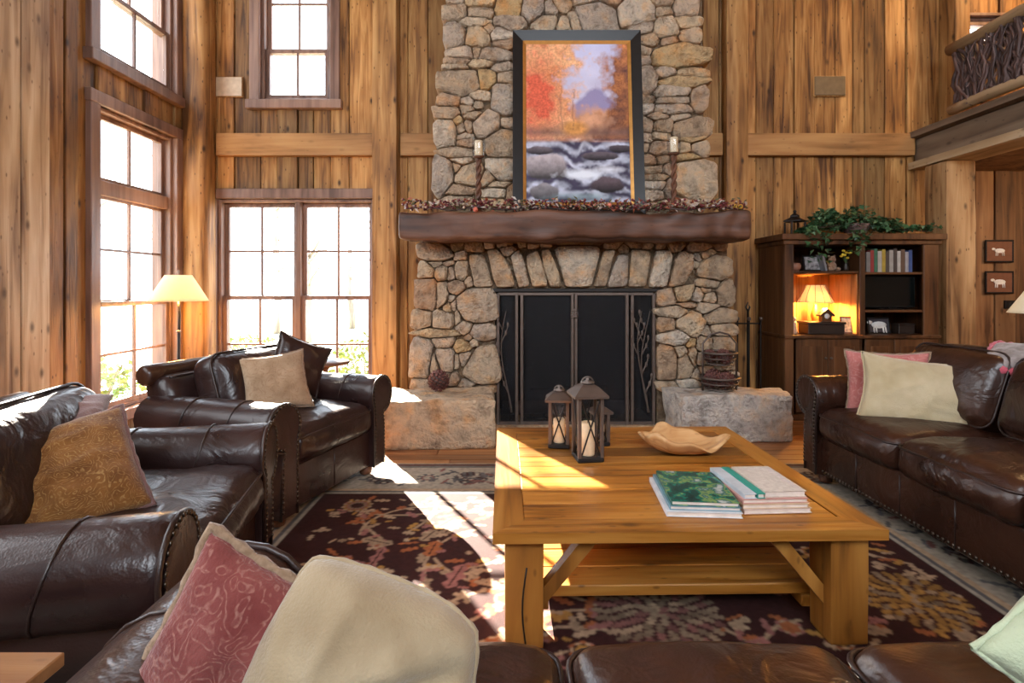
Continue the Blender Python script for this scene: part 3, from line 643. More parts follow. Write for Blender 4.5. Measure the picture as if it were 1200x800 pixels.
# ------------------------------------------------------------------ rug (pattern woven in, one colour per knot)
def lin(c): return np.array(c, dtype=np.float32)
def np_noise(ny, nx, cell, seed):
    r = np.random.RandomState(seed); gy, gx = ny//cell+2, nx//cell+2; g = r.rand(gy, gx)
    yy, xx = np.mgrid[0:ny, 0:nx]/cell; y0, x0 = yy.astype(int), xx.astype(int); fy, fx_ = yy-y0, xx-x0
    fy = fy*fy*(3-2*fy); fx_ = fx_*fx_*(3-2*fx_)
    return (g[y0, x0]*(1-fx_)+g[y0, x0+1]*fx_)*(1-fy)+(g[y0+1, x0]*(1-fx_)+g[y0+1, x0+1]*fx_)*fy
def color_mesh(name, nx, ny, fn, img, mat, parent=None):
    yy, xx = np.mgrid[0:ny+1, 0:nx+1]
    v = np.array(fn(xx/nx, yy/ny)).reshape(3, -1).T.astype(np.float32)
    i = (np.arange(ny)[:, None]*(nx+1)+np.arange(nx)[None]).ravel(); f = np.stack([i, i+1, i+nx+2, i+nx+1], 1).astype(np.int32)
    me = bpy.data.meshes.new(name); me.vertices.add(len(v)); me.vertices.foreach_set('co', v.ravel())
    me.loops.add(f.size); me.loops.foreach_set('vertex_index', f.ravel()); me.polygons.add(len(f))
    me.polygons.foreach_set('loop_start', np.arange(len(f), dtype=np.int32)*4); me.update(calc_edges=True)
    ca = me.color_attributes.new('Col', 'FLOAT_COLOR', 'POINT')
    ca.data.foreach_set('color', np.concatenate([img.reshape(-1, 3), np.ones((img.shape[0]*img.shape[1], 1))], 1).astype(np.float32).ravel())
    me.materials.append(mat); o = bpy.data.objects.new(name, me); C.objects.link(o); o.parent = parent; return o
RX0, RX1, RY0, RY1, ST = -1.80, 2.56, .35, 4.02, .006
RB = .60
nx, ny = int((RX1-RX0)/ST), int((RY1-RY0)/ST)
gy, gx = np.mgrid[0:ny+1, 0:nx+1]; gx = RX0+gx*(RX1-RX0)/nx; gy = RY0+gy*(RY1-RY0)/ny
img = np.zeros((ny+1, nx+1, 3), np.float32); 
FIELD, BORD = lin((.030, .0085, .0075)), lin((.30, .26, .205))
BEI, RUST, GOLD, ROSE, SLATE = lin((.36, .25, .16)), lin((.26, .085, .03)), lin((.30, .16, .04)), lin((.24, .10, .085)), lin((.09, .085, .085))
fx0, fx1, fy0, fy1 = RX0+RB, RX1-RB, RY0+RB, RY1-RB
inf = (gx > fx0) & (gx < fx1) & (gy > fy0) & (gy < fy1)
img[:] = BORD; img[inf] = FIELD
def win(cx, cy, r):
    a, b = int((cx-r-RX0)/ST), int((cx+r-RX0)/ST)+2; c, d = int((cy-r-RY0)/ST), int((cy+r-RY0)/ST)+2
    return slice(max(0, c), max(0, min(ny+1, d))), slice(max(0, a), max(0, min(nx+1, b)))
def put(sl, m, col):
    s = img[sl]; s[m] = col
def rosette(cx, cy, R, cols, pet=14, ph=0.0):
    sl = win(cx, cy, R*1.15); X_, Y_ = gx[sl]-cx, gy[sl]-cy; r = np.hypot(X_, Y_); th = np.arctan2(Y_, X_)
    if R > .11:
        put(sl, r < R*1.02, FIELD*1.3)
        for f in (.97, .80, .62, .44, .27, .12):
            n_ = max(5, int(2*PI*R*f/.046)); o_ = rr.random()*6
            for j in range(n_): a_ = o_+2*PI*j/n_; leaf(cx+R*f*math.cos(a_), cy+R*f*math.sin(a_), R*.13, .016, a_+rr.uniform(-.5, .5), cols[j % 3]*rr.uniform(.6, 1.1))
        return
    for k, (f, c) in enumerate(zip((1, .86, .72, .58, .44, .28, .14), cols)):
        put(sl, r < R*f*(1+.10*np.cos(pet*th+ph+k*PI)), c)
def leaf(cx, cy, L, W, a, col, vein=None):
    sl = win(cx, cy, L); X_, Y_ = gx[sl]-cx, gy[sl]-cy; u = X_*math.cos(a)+Y_*math.sin(a); v = -X_*math.sin(a)+Y_*math.cos(a)
    wv = W*np.sqrt(np.clip(1-(u/L)**2, 0, 1))*(1+.35*np.cos(u/L*9)); put(sl, (np.abs(v) < wv) & (np.abs(u) < L), col)
    if vein is not None: put(sl, (np.abs(v) < .004) & (np.abs(u) < L*.8), vein)
def vine(pts, wd, col):
    for (x0, y0), (x1, y1) in zip(pts, pts[1:]):
        cx, cy = (x0+x1)/2, (y0+y1)/2; L = math.hypot(x1-x0, y1-y0); sl = win(cx, cy, L/2+wd*2)
        X_, Y_ = gx[sl]-x0, gy[sl]-y0; t = np.clip((X_*(x1-x0)+Y_*(y1-y0))/(L*L), 0, 1)
        put(sl, np.hypot(X_-t*(x1-x0), Y_-t*(y1-y0)) < wd, col)
rr = random.Random(31)
spots = [(1.69, 2.28, .20), (.58, 2.19, .24), (-.55, 2.72, .19), (.0, 1.45, .22), (1.2, 1.4, .22), (.9, 3.05, .2), (-.15, 3.2, .15), (1.75, 3.15, .18), (-.9, 1.6, .2), (-.95, 3.25, .14), (1.8, 1.35, .18), (-.35, 2.12, .15)]
def curl(x, y, a, turn, n, st):
    p = [(x, y)]
    for i in range(n): x += math.cos(a)*st; y += math.sin(a)*st; a += turn*(1+i*.08); p.append((x, y))
    return p
def inside(x, y, m=.03): return fx0+m < x < fx1-m and fy0+m < y < fy1-m
for (cx, cy, R) in spots:
    for k in range(4):
        a = rr.uniform(0, 2*PI); t = rr.choice((-1, 1))*rr.uniform(.07, .13)
        p = [q for q in curl(cx+R*math.cos(a), cy+R*math.sin(a), a+rr.uniform(-.8, .8), t, 14, .055) if inside(*q)]
        if len(p) > 2:
            vine(p, .009, BEI*.8)
            for q in p[1::2]: leaf(q[0]+rr.uniform(-.03, .03), q[1]+rr.uniform(-.03, .03), rr.uniform(.03, .06), rr.uniform(.012, .022), rr.uniform(0, PI), rr.choice((BEI, RUST, ROSE, GOLD, BEI*.7)))
for i in range(950):
    x, y = rr.uniform(fx0, fx1), rr.uniform(fy0, fy1)
    if inside(x, y, .06): leaf(x, y, rr.uniform(.018, .055), rr.uniform(.008, .02), rr.uniform(-.5, .5) if i % 3 else rr.uniform(0, PI), rr.choice((BEI, BEI*.75, RUST, ROSE, GOLD, BEI*.9)))
for i in range(36):
    x, y = rr.uniform(fx0, fx1), rr.uniform(fy0, fy1)
    if inside(x, y, .12): rosette(x, y, rr.uniform(.035, .06), rr.choice(([BEI, RUST, GOLD, FIELD], [RUST, BEI, FIELD, GOLD], [ROSE, BEI*.8, RUST])), 6, rr.uniform(0, 6))
for i, (cx, cy, R) in enumerate(spots):
    if i == 2:
        for k in range(9): leaf(cx+rr.uniform(-.3, .3), cy+rr.uniform(-.3, .3), rr.uniform(.07, .12), rr.uniform(.025, .04), rr.uniform(0, PI), rr.choice((BEI*.7, RUST, GOLD, ROSE)), FIELD)
        continue
    rosette(cx, cy, R, ([GOLD*1.1, BEI*.7, GOLD*.9, RUST*.5, BEI*.7, FIELD, GOLD*.7] if i % 2 == 0 else [BEI*.8, BEI*.55, ROSE*.8, FIELD*1.5, ROSE*.6, BEI*.5, RUST*.5]), 22, i) if i < 4 else rosette(cx, cy, R*.62, [BEI*.7, GOLD*.7, ROSE*.8, BEI*.5, FIELD], 12, i)
for k, (off, wd, c) in enumerate(((.0, .016, FIELD), (.05, .012, SLATE), (.08, .02, BEI), (.52, .014, SLATE), (.56, .02, FIELD*2))):
    e = np.minimum(np.minimum(gx-(fx0-off), (fx1+off)-gx), np.minimum(gy-(fy0-off), (fy1+off)-gy)); img[np.abs(e) < wd] = c
per = []
def bput(x, y, i):
    rosette(x, y, .115 if i % 2 == 0 else .075, [SLATE, BORD*1.1, SLATE*.8, ROSE*.8, BORD], 8, i)
    for k in range(7): leaf(x+rr.uniform(-.2, .2), y+rr.uniform(-.16, .16), rr.uniform(.03, .06), rr.uniform(.01, .018), rr.uniform(0, PI), rr.choice((SLATE, SLATE*1.3, ROSE*.7, SLATE*.7)))
i = 0; t = RX0+.3
while t < RX1-.2: bput(t, RY1-.3, i); bput(t, RY0+.3, i+1); t += .3; i += 1
t = RY0+.5
while t < RY1-.5: bput(RX0+.3, t, i); bput(RX1-.3, t, i+1); t += .3; i += 1
img[1:-1, 1:-1] = (img[1:-1, 1:-1]*2+img[:-2, 1:-1]+img[2:, 1:-1]+img[1:-1, :-2]+img[1:-1, 2:])/6
img *= (.8+.4*np_noise(ny+1, nx+1, 3, 5))[..., None]*(.85+.3*np_noise(ny+1, nx+1, 60, 8))[..., None]
rug = color_mesh('area_rug', nx, ny, lambda u, v: (RX0+u*(RX1-RX0), RY0+v*(RY1-RY0), .014+0*u), img, M['rug'])
tag(rug, 'large dark burgundy floral area rug with pale border under coffee table', 'rug')
e = .011
MB().box(RX0-.006, RX1+.006, RY0-.006, RY1+.006, .001, e).build('rug_backing', M['fringe'], rug)

# ------------------------------------------------------------------ leather seating (local frame: faces -Y)
def arm_profile(h, r, s, lean=.0):       # s=+1: outside towards +x ; inner face at x=0
    cz = h-r; cx = .105; pts = [(.0, .07), (.0, cz-.16), (-.005, cz-.08)]
    for k in range(17):
        a = math.radians(196-k*(196+88)/16); pts.append((cx+r*math.cos(a), cz+r*math.sin(a)))
    pts += [(cx+.01, cz-r-.03), (.125, cz-r-.10), (.13, .07)]
    return [(p[0]*s, p[1]) for p in pts]
def make_arm(parent, x, s, D, h, r, mat, yb):
    prof = arm_profile(h, r, s); n = len(prof)
    cx, cz = sum(p[0] for p in prof)/n, sum(p[1] for p in prof)/n
    yf = -D/2; rings = [(yb, 1.0), (yf+.06, 1.0), (yf+.025, 1.0), (yf+.006, .975), (yf, .94)]
    # subdivide lengthwise for gentle unevenness
    full = []
    for (a, sa), (b, sb) in zip(rings, rings[1:]):
        k = 8 if abs(a-b) > .2 else 1
        for i in range(k): full.append((a+(b-a)*i/k, sa+(sb-sa)*i/k))
    full.append(rings[-1])
    vs = []
    for y_, sc in full:
        for p in prof:
            q = Vector((x+cx*0+p[0]*1.0, y_, p[1]))
            mx_, mz = x+s*.105, (h-r if p[1] > h-2*r-.02 else p[1])
            q.x = mx_+(q.x-mx_)*sc if p[1] > h-2*r-.02 else q.x; q.z = mz+(q.z-mz)*sc
            k = N3(q, 5, x*9)*.006; q.x += k; q.z += k*(p[1] > .3)
            vs.append(q)
    m = len(full); fs = [(i*n+k, i*n+(k+1) % n, (i+1)*n+(k+1) % n, (i+1)*n+k) for i in range(m-1) for k in range(n)]
    fs += [tuple(range(n))[::-1], tuple(range((m-1)*n, m*n))]
    mb = MB(); mb.add(vs, fs); arm = mb.build('arm', mat, parent, 'auto')
    for yy in (yf+.30, yf+.62):
        if yy < yb-.08: MB().tube([(x+p[0]*1.004, yy+.05*math.sin(p[1]*7), p[1]+.002) for p in prof[1:-3]], .0045, 5).build('seam', M['pipe'], arm, True)
    # front facing with a welt and nail heads following the scroll
    inn = [(x+(p[0]-s*.08)*.80+s*.08, cz+(p[1]-cz)*.90+.012) for p in prof]
    MB().prism(inn, lambda a, b, d: (a, d, b), yf+.01, yf-.012).build('arm_front', mat, arm)
    MB().tube([(x+(p[0]-s*.06)*.97+s*.06, yf-.004, p[1]) for p in prof[:-1]]+[(x+prof[-1][0]*.97, yf-.004, prof[-1][1])], .009, 6).build('welt', M['pipe'], arm, True)
    nb = MB(); path = [Vector((x+(p[0]-s*.07)*.84+s*.07, yf-.014, cz+(p[1]-cz)*.93+.01)) for p in prof]; acc = 0
    for a, b in zip(path, path[1:]):
        L = (b-a).length; t = -acc
        while t+.026 <= L:
            t += .026
            if t >= 0: nb.ball(a.lerp(b, t/L), .0095, 6, 4, (1, .6, 1))
        acc = L-t if t > 0 else acc+L
    stuff(nb.build('nailhead_trim', M['nail'], arm, True))
    return arm
def cushion(w, d, h, r, puff, seed, wrinkle=.006, n=(14, 12, 6), crown=1.0):
    def fn(p, a, b, c):
        e = (1-a*a)*(1-b*b); f = 1-abs(c)
        q = Vector(p); q.z += math.copysign(puff*e**.6, c)*(1 if c > 0 else .3)*(abs(c))
        q.y += -puff*.5*(1-a*a)*(1-c*c)*(b < -.95)
        k = N3(p, 7, seed)*wrinkle+N3((p.x*2.8, p.y*.5, p.z*.5), 11, seed+4)*wrinkle*1.5*(1 if b < -.2 else .4)
        q.z += k*(c > 0); q.y += k*(b < -.5)
        return q
    return rbox(w, d, h, r, n, fn)
def piping(w, d, z, r=.008, round_=.05, n=5):
    pts = []; hx, hy = w/2, d/2
    for sx, sy, a0 in ((1, -1, -90), (1, 1, 0), (-1, 1, 90), (-1, -1, 180)):
        for k in range(n):
            a = math.radians(a0+90*k/(n-1)); pts.append((sx*(hx-round_)+round_*math.cos(a), sy*(hy-round_)+round_*math.sin(a), z))
    pts.append(pts[0]); return MB().tube(pts, r, 6, False)
def seating(name, label, cat, loc, rz, nseat, seatw, D=1.0, arm_h=.68, back_h=.90, r=.14, mat=None, matb=None, group=None, base_nails=False, backs=True, camel=.0, crest=False):
    t = thing(name, label, cat, loc, rz, group); W = nseat*seatw; hx = W/2; mat_key = 'leatherR' if mat else 'leatherB'; mat = mat or M['leatherB']
    MB().cbox(-hx-.11, hx+.11, -D/2+.035, D/2-.02, .07, .32, .012).build('base', mat, t)
    for k in range(1, nseat*2): MB().tube([(-hx+k*seatw/2, -D/2+.034, .08), (-hx+k*seatw/2, -D/2+.034, .31)], .004, 5).build('seam', M['pipe'], t, True)
    if base_nails:
        nb = MB(); xx = -hx-.1
        while xx < hx+.1: nb.ball((xx, -D/2+.033, .095), .010, 6, 4, (1, .6, 1)); xx += .03
        stuff(nb.build('nailhead_trim', M['nail'], t, True))
    yb = D/2-.06
    make_arm(t, hx-.005, 1, D, arm_h, r, mat, yb); make_arm(t, -hx+.005, -1, D, arm_h, r, mat, yb)
    # back with rolled crest
    def bf(p, a, b, c):
        q = Vector(p); up = (c+1)/2; q.y += up*up*.10; q.z += camel*(1-a*a)*up
        q.y += N3(p, 4, loc[0])*.008; return q
    bk = rbox(W+.24, .24, back_h-.14, .085, (20, 6, 8), bf).build('back', mat, t, True, True, (0, D/2-.16, .14+(back_h-.14)/2-.0))
    MB().tube([(-hx-.10+(W+.2)*k/20, D/2-.18, back_h-.005+camel*(1-(2*k/20-1)**2)) for k in range(21)], .009, 6).build('crest_welt', M['pipe'], bk, True, loc=(0, -(D/2-.16), -(.14+(back_h-.14)/2)))
    if crest: MB().tube([(-hx-.15, D/2-.02, back_h), (-hx-.145, D/2-.02, back_h)]+[(-hx-.13+(W+.26)*k/8, D/2-.02, back_h) for k in range(9)]+[(hx+.145, D/2-.02, back_h), (hx+.15, D/2-.02, back_h)], [.035, .052]+[.062]*9+[.052, .035], 14).build('crest_roll', M['leatherR'], bk, True, loc=(0, -(D/2-.16), -(.14+(back_h-.14)/2)))
    sd, sh = D-.36, .19
    for i in range(nseat):
        cx = -hx+seatw*(i+.5)
        c = cushion(seatw-.012, sd+.07, sh, .07, .05, i*3.1+loc[1], .010, (22, 16, 8)).build('seat_cushion', M[mat_key+'w'], t, True, True, (cx, -.155, .41))
        piping(seatw-.02, sd+.06, .062, .007, .06).build('piping', M['pipe'], c, True)
    if backs:
        for i in range(nseat):
            cx = -hx+seatw*(i+.5)
            c = cushion(seatw-.02, .46, .24, .10, .07, i*5.7+loc[0]*3, .012).build('back_cushion', M[mat_key+'w'], t, True, True, (cx, D/2-.33, .47+back_h*.27))
            c.rotation_euler = (math.radians(72), 0, 0)
            piping(seatw-.03, .44, .075, .007, .08).build('piping', M['pipe'], c, True)
    for sx in (-1, 1):
        for sy in (-1, 1): MB().lathe([(.02, 0), (.04, .01), (.045, .035), (.035, .075)], 12, c=(sx*(hx+.04), sy*(D/2-.09), 0)).build('foot', M['mantel'], t, True)
    return t
RT = .0145   # top of the rug
seating('leather_armchair', 'dark leather armchair at the left edge holding a gold paisley pillow', 'armchair', (-1.60, 1.97, RT), math.radians(101.5), 1, .86, 1.06, .665, .79, .145, crest=True, group='leather armchairs by the windows')
seating('leather_armchair', 'dark leather armchair in front of the double window with a tan leaf-patterned pillow', 'armchair', (-1.56, 3.50, RT), math.radians(72.5), 1, .78, .98, .69, .80, .13, crest=True, group='leather armchairs by the windows')
seating('leather_sofa', 'brown leather sofa along the right side facing left with nailhead trim', 'sofa', (2.56, 2.56, RT), math.radians(-88), 3, .70, 1.02, .71, .93, .13, mat=M['leatherR'], base_nails=True, camel=.03)
seating('leather_sofa', 'dark leather sofa in the foreground seen over its seat cushions from behind', 'sofa', (.43, .73, RT), PI, 3, .638, 1.05, .72, .84, .165, mat=M['leatherR'], backs=False)

# ------------------------------------------------------------------ throw pillows
def pillow(label, loc, w, h, t, rot, mat, trim=None, group=None, name='throw_pillow', tr=.011, sag=.0, dog=.10, seed=1, fold=0, round_=0):
    def shape(u, v, s):
        a, b = 2*u-1, 2*v-1
        x = w/2*a*(1-dog*(1-b*b)*abs(a)**3+.02*N3((b*1.4, a, 0), 1, seed)); z = h/2*b*(1-dog*(1-a*a)*abs(b)**3+.03*N3((a*1.4, b, 2), 1, seed))
        if round_: k_ = 1-round_*.42*(a*a*b*b)**1.2; x *= k_; z *= k_
        e = max(0, (1-a*a)*(1-b*b)); th = t/2*e**.42*(1+.25*N3((a*1.6, b*1.6, s), 1, seed))
        if fold: th *= 1-.7*math.exp(-((a*.5-b*.85+.08)/.10)**2)*max(0, min(1, 1.3-abs(a)))*fold
        z -= sag*(1-a*a)*(b+1)/2
        rg_ = (1-abs(N3((a*1.1+b*.5, b*1.3-a*.3, seed), 1.5, seed+20)))**7; th += s*0+rg_*.016*e**.5*(1 if mat in (M['velBeige'], M['velCream'], M['gold'], M['velMauve']) else .4)
        return (x, s*th+.015*N3((a, b, 7), 1.3, seed)*e, z)
    mb = MB(); mb.grid(lambda u, v: shape(u, v, -1), 30, 30); mb.grid(lambda u, v: shape(u, v, 1), 30, 30)
    o = mb.build(name, mat, None, True, True); tag(o, label, 'pillow', group)
    o.location = loc; o.rotation_mode = 'YXZ'; o.rotation_euler = tuple(math.radians(k) for k in rot)
    if trim:
        pts = [shape(k/20, 0, -1) for k in range(20)]+[shape(1, k/20, -1) for k in range(20)]+[shape(1-k/20, 1, -1) for k in range(20)]+[shape(0, 1-k/20, -1) for k in range(21)]
        MB().tube(pts, [tr*(1+.25*((i*7) % 3-1)) for i in range(len(pts))], 7, False).build('edge_trim', trim, o, True)
    return o
# rot = (tilt about x, roll about y clockwise seen from the camera, yaw)
pillow('red paisley throw pillow with tan fringe at the bottom left foreground', (-.462, .89, .70), .31, .36, .14, (-12, 26, 6), M['red'], M['fringe'], tr=.009)
pillow('plump beige velvet pillow overlapping the red pillow in the foreground', (-.258, .845, .678), .35, .38, .22, (-20, 17, -6), M['velBeige'], M['velBeige'], tr=.004, dog=.0, seed=4, fold=1, round_=.30)
pillow('pale sage green pillow at the right end of the foreground sofa', (1.17, 1.00, .64), .40, .40, .16, (-15, 44, -10), M['velGreen'], M['velGreen'], tr=.006)
pillow('gold paisley pillow with mauve back leaning in the leftmost armchair', (-1.57, 1.87, .665), .44, .44, .18, (-42, -20, 25), M['gold'], M['velMauve'], tr=.008, dog=.06, seed=6)
pillow('mauve velvet pillow lying behind the gold paisley pillow', (-1.80, 2.04, .80), .44, .34, .13, (-66, -6, 28), M['velMauve'], None, seed=8)
pillow('tan leaf-patterned pillow in the armchair by the double window', (-1.50, 3.37, .735), .40, .38, .15, (-24, -5, 34), M['tan'], M['fringe'], tr=.006, seed=9)
pillow('dark leather pillow propped behind the tan leaf-patterned pillow', (-1.47, 3.66, .80), .38, .36, .14, (-12, 24, 45), M['leatherB'], M['pipe'], tr=.006, seed=12)
pillow('pink damask pillow against the far arm of the right sofa', (2.38, 3.44, .715), .46, .42, .15, (-12, -2, -38), M['pink'], M['fringe'], tr=.007, seed=14)
pillow('cream rectangular velvet pillow in front of the pink damask pillow', (2.40, 3.22, .70), .58, .42, .15, (-16, 6, -24), M['velCream'], M['velCream'], tr=.005, seed=15)
pk = pillow('grey knitted throw with pink edge folded over the right sofa back', (2.82, 2.98, .93), .36, .30, .13, (-66, 4, -60), M['greyknit'], M['pinkknit'], name='folded_throw', tr=.022, seed=17); pk['category'] = 'throw'

# ------------------------------------------------------------------ coffee table
TC = (.622, 2.64, RT); ct = thing('coffee_table', 'large square honey-coloured plank coffee table on the rug', 'coffee table', TC, math.radians(1.2))
H, A = .46-RT, .715; th = .038; fw = .115
def mitre(name, pts, mat): MB().prism(pts, lambda a, b, d: (a, b, d), H-th, H).build(name, mat, ct)
i_ = A-fw; g = .0015
mitre('frame_board', [(-A, -A), (A, -A), (i_, -i_), (-i_, -i_)], M['tabX']); mitre('frame_board', [(A, A), (-A, A), (-i_, i_), (i_, i_)], M['tabX'])
mitre('frame_board', [(-A, A), (-A, -A), (-i_, -i_), (-i_, i_)], M['tabY']); mitre('frame_board', [(A, -A), (A, A), (i_, i_), (i_, -i_)], M['tabY'])
npl = 8; pw = 2*i_/npl
for k in range(npl): MB().cbox(-i_+.001, i_-.001, -i_+k*pw+g, -i_+(k+1)*pw-g, H-th+.004, H-rnd.choice((.0005, .002, .0035)), .0035).build('top_plank', M['tabX'], ct)
def leg(sx, sy):
    x0, y0 = sx*(A-.115), sy*(A-.115)
    o = rough_beam(x0-.072, x0+.072, y0-.072, y0+.072, 0, H-th, r=.008, amp=.004, seed=sx+2*sy+7, n=(4, 4, 14)).build('leg', M['tabZ'], ct, 'auto', True)
    if sx < 0: MB().tube([(x0+.004-.012*math.sin(k*.5), y0-.0715, .02+k*.04) for k in range(8)], .0035, 5).build('split', M['iron'], o, True)
    return o
for sx in (-1, 1):
    for sy in (-1, 1):
        leg(sx, sy)
        x0, y0 = sx*(A-.115-.07), sy*(A-.115)
        p = [(x0, .20), (x0-sx*.17, H-th), (x0-sx*.235, H-th), (x0, .13)]
        MB().prism(p, lambda a, b, d: (a, d, b), y0-.028, y0+.028).build('brace', M['tabZ'], ct)
for sy in (-1, 1): MB().cbox(-A+.19, A-.19, sy*(A-.115)-.02, sy*(A-.115)+.02, H-th-.07, H-th, .004).build('apron', M['tabX'], ct) if sy > 0 else None
for k in range(7):
    a = -.52+k*1.04/7; MB().cbox(-A+.145, A-.145, a+.001, a+1.04/7-.001, .105, .15-rnd.choice((0, .001, .002)), .004).build('shelf_plank', M['tabX'], ct)
for sx in (-1, 1): MB().cbox(sx*(A-.185)-.03, sx*(A-.185)+.03, -.53, .53, .06, .105, .004).build('shelf_rail', M['tabY'], ct)

# lanterns
def lantern(label, loc, w, h, rz, candle=True):
    t = thing('candle_lantern', label, 'lantern', loc, rz, 'lanterns on the coffee table'); b = w/2; ch = h*.80
    MB().cbox(-b, b, -b, b, 0, .022, .004).build('base', M['iron'], t)
    for sx in (-1, 1):
        for sy in (-1, 1): MB().cbox(sx*(b-.010)-.009, sx*(b-.010)+.009, sy*(b-.010)-.009, sy*(b-.010)+.009, .022, ch, .002).build('corner_post', M['ironb'], t)
    pr = [(b*1.28, ch), (b*1.30, ch+.012), (b*.72, ch+.05*h/.4), (b*.45, ch+.062*h/.4)]
    mb = MB(); vs = []
    for rr_, z in pr:
        for a, c in ((-1, -1), (1, -1), (1, 1), (-1, 1)): vs.append((a*rr_, c*rr_, z))
    n = len(pr); mb.add(vs, [(i*4+k, i*4+(k+1) % 4, (i+1)*4+(k+1) % 4, (i+1)*4+k) for i in range(n-1) for k in range(4)]+[(3, 2, 1, 0), tuple(range(4*n-4, 4*n))]); mb.build('roof', M['ironb'], t)
    zt = pr[-1][1]
    MB().lathe([(b*.5, zt), (b*.55, zt+.01), (.006, zt+.018), (.012, zt+.028), (.0, zt+.034)], 10).build('finial', M['ironb'], t, True)
    MB().tube([(b*.42*math.cos(a), 0, zt+.010+b*.36*math.sin(a)) for a in [PI*k/12 for k in range(13)]], .005, 6).build('handle', M['ironb'], t, True)
    for (dx, dy) in ((0, -1), (0, 1), (-1, 0), (1, 0)):
        k = b-.008
        for s in (-1, 1):
            P = ((-s*(b-.018), dy*k, .025), (s*(b-.018), dy*k, ch-.002)) if dy else ((dx*k, -s*(b-.018), .025), (dx*k, s*(b-.018), ch-.002))
            MB().tube(P, .0042, 6).build('cross_bar', M['iron'], t)
        mb = MB(); q = b-.013
        if dy: mb.box(-b+.018, b-.018, dy*q-.001, dy*q+.001, .022, ch)
        else: mb.box(dx*q-.001, dx*q+.001, -b+.018, b-.018, .022, ch)
        mb.build('glass_pane', M['glass'], t)
    if candle:
        o = MB().lathe([(b*.52, .0), (b*.54, .005), (b*.54, ch*.50), (b*.45, ch*.52), (b*.3, ch*.505), (0, ch*.50)], 16).build('pillar_candle', M['wax'], None, True)
        o.location = (loc[0], loc[1], loc[2]+.022); tag(o, candle, 'candle')
        MB().tube([(0, 0, ch*.5), (.002, 0, ch*.5+.012)], .0015, 5).build('wick', M['black'], o)
lantern('tallest black lantern with crossed bars standing at the front of the table lanterns', (.372, 2.74, .4605), .135, .40, math.radians(8), 'ivory pillar candle inside the tallest lantern')
lantern('mid-sized black lantern behind and left of the tallest lantern', (.245, 2.96, .4605), .115, .315, math.radians(-6), 'ivory pillar candle inside the mid-sized lantern')
lantern('smallest black lantern half hidden behind the tallest lantern', (.475, 2.99, .4605), .09, .22, math.radians(10), 'ivory pillar candle inside the smallest lantern')
# burl bowl
def bowlf(u, v):
    a = 2*PI*u; rim = 1+.10*math.sin(2*a+.6)+.06*math.sin(5*a)+.045*math.sin(9*a+1); R = (.05+.155*v**.65*rim)
    z = .004+.075*v**1.7+(.022*math.sin(3*a+2.2)+.014*math.sin(7*a))*v**4+.02*v**6*math.cos(a+PI)
    return Vector((R*math.cos(a)*1.12, R*math.sin(a)*.86, z))
bm_ = MB(); bm_.grid(lambda u, v: bowlf(u, v), 56, 10); bm_.grid(lambda u, v: bowlf(u, v)*.93+Vector((0, 0, .012)), 56, 10)
bm_.grid(lambda u, v: bowlf(u, 1).lerp(bowlf(u, 1)*.93+Vector((0, 0, .012)), v), 56, 2)
bm_.add([bowlf(k/40, 0)*.9+Vector((0, 0, .013)) for k in range(40)], [tuple(range(40))]); bm_.add([bowlf(k/40, 0) for k in range(40)], [tuple(range(40))])
M['burl'] = wood('burl_wood', (.30, .13, .045), (.56, .31, .13), (.72, .47, .24), axis='X', rand=.05, fine=22, knots=.4, rough=.4)
tag(bm_.build('burl_bowl', M['burl'], None, True, True, (.905, 2.86, .461)), 'live-edge carved burl wood bowl on the coffee table behind the books', 'bowl')
# books on the table
def book(label, loc, w, d, t, rz, cover, group, spine='left', pages=None, rnd_spine=False, name='book'):
    b = thing(name, label, 'book', loc, math.radians(rz), group); c = .003
    MB().cbox(-w/2, w/2, -d/2, d/2, 0, c, .0008).build('cover', cover, b); MB().cbox(-w/2, w/2, -d/2, d/2, t-c, t, .0008).build('cover', cover, b)
    sx = -1 if spine == 'left' else 1
    MB().cbox(sx*w/2-(.003 if sx > 0 else 0), sx*w/2+(.003 if sx < 0 else 0), -d/2, d/2, c, t-c, .0005).build('spine', cover, b)
    MB().box(-w/2+.005, w/2-.005, -d/2+.005, d/2-.005, c, t-c).build('page_block', pages or M['pages'], b)
    return b
def cov(name, col, **k): return plain(name, col, .35, **k)
m, nt, b = newmat('garden_photo_cover'); tcn = nd(nt, 'ShaderNodeTexCoord'); v_ = nd(nt, 'ShaderNodeTexNoise'); v_.inputs['Scale'].default_value = 16; v_.inputs['Detail'].default_value = 5
nt.links.new(tcn.outputs['Object'], v_.inputs['Vector'])
rp = ramp(nt, [(.32, (.006, .02, .022)), (.44, (.008, .085, .07)), (.51, (.015, .15, .10)), (.56, (.20, .30, .09)), (.61, (.012, .11, .10)), (.70, (.42, .46, .44))]); nt.links.new(v_.outputs['Fac'], rp.inputs[0]); nt.links.new(rp.outputs[0], b.inputs['Base Color']); b.inputs['Roughness'].default_value = .2
GARDEN = m
T0 = .461
gl, gr = 'left stack of books on the coffee table', 'right stack of books on the coffee table'
book('pale large book at the bottom of the left table stack', (.735, 2.225, T0), .285, .37, .020, -4, cov('cover_white', (.62, .62, .64)), gl)
book('blue-grey book second from bottom in the left table stack', (.742, 2.228, T0+.020), .268, .35, .016, -4, cov('cover_blue', (.14, .26, .32)), gl)
book('glossy book with a green garden photograph on top of the left table stack', (.745, 2.225, T0+.036), .255, .34, .018, -5, GARDEN, gl)
book('cream book at the bottom of the right table stack', (1.01, 2.235, T0), .27, .32, .020, 3, cov('cover_cream', (.60, .46, .40)), gr)
book('buff book second from bottom in the right table stack', (1.005, 2.235, T0+.020), .262, .32, .017, 2, cov('cover_buff', (.58, .42, .28)), gr)
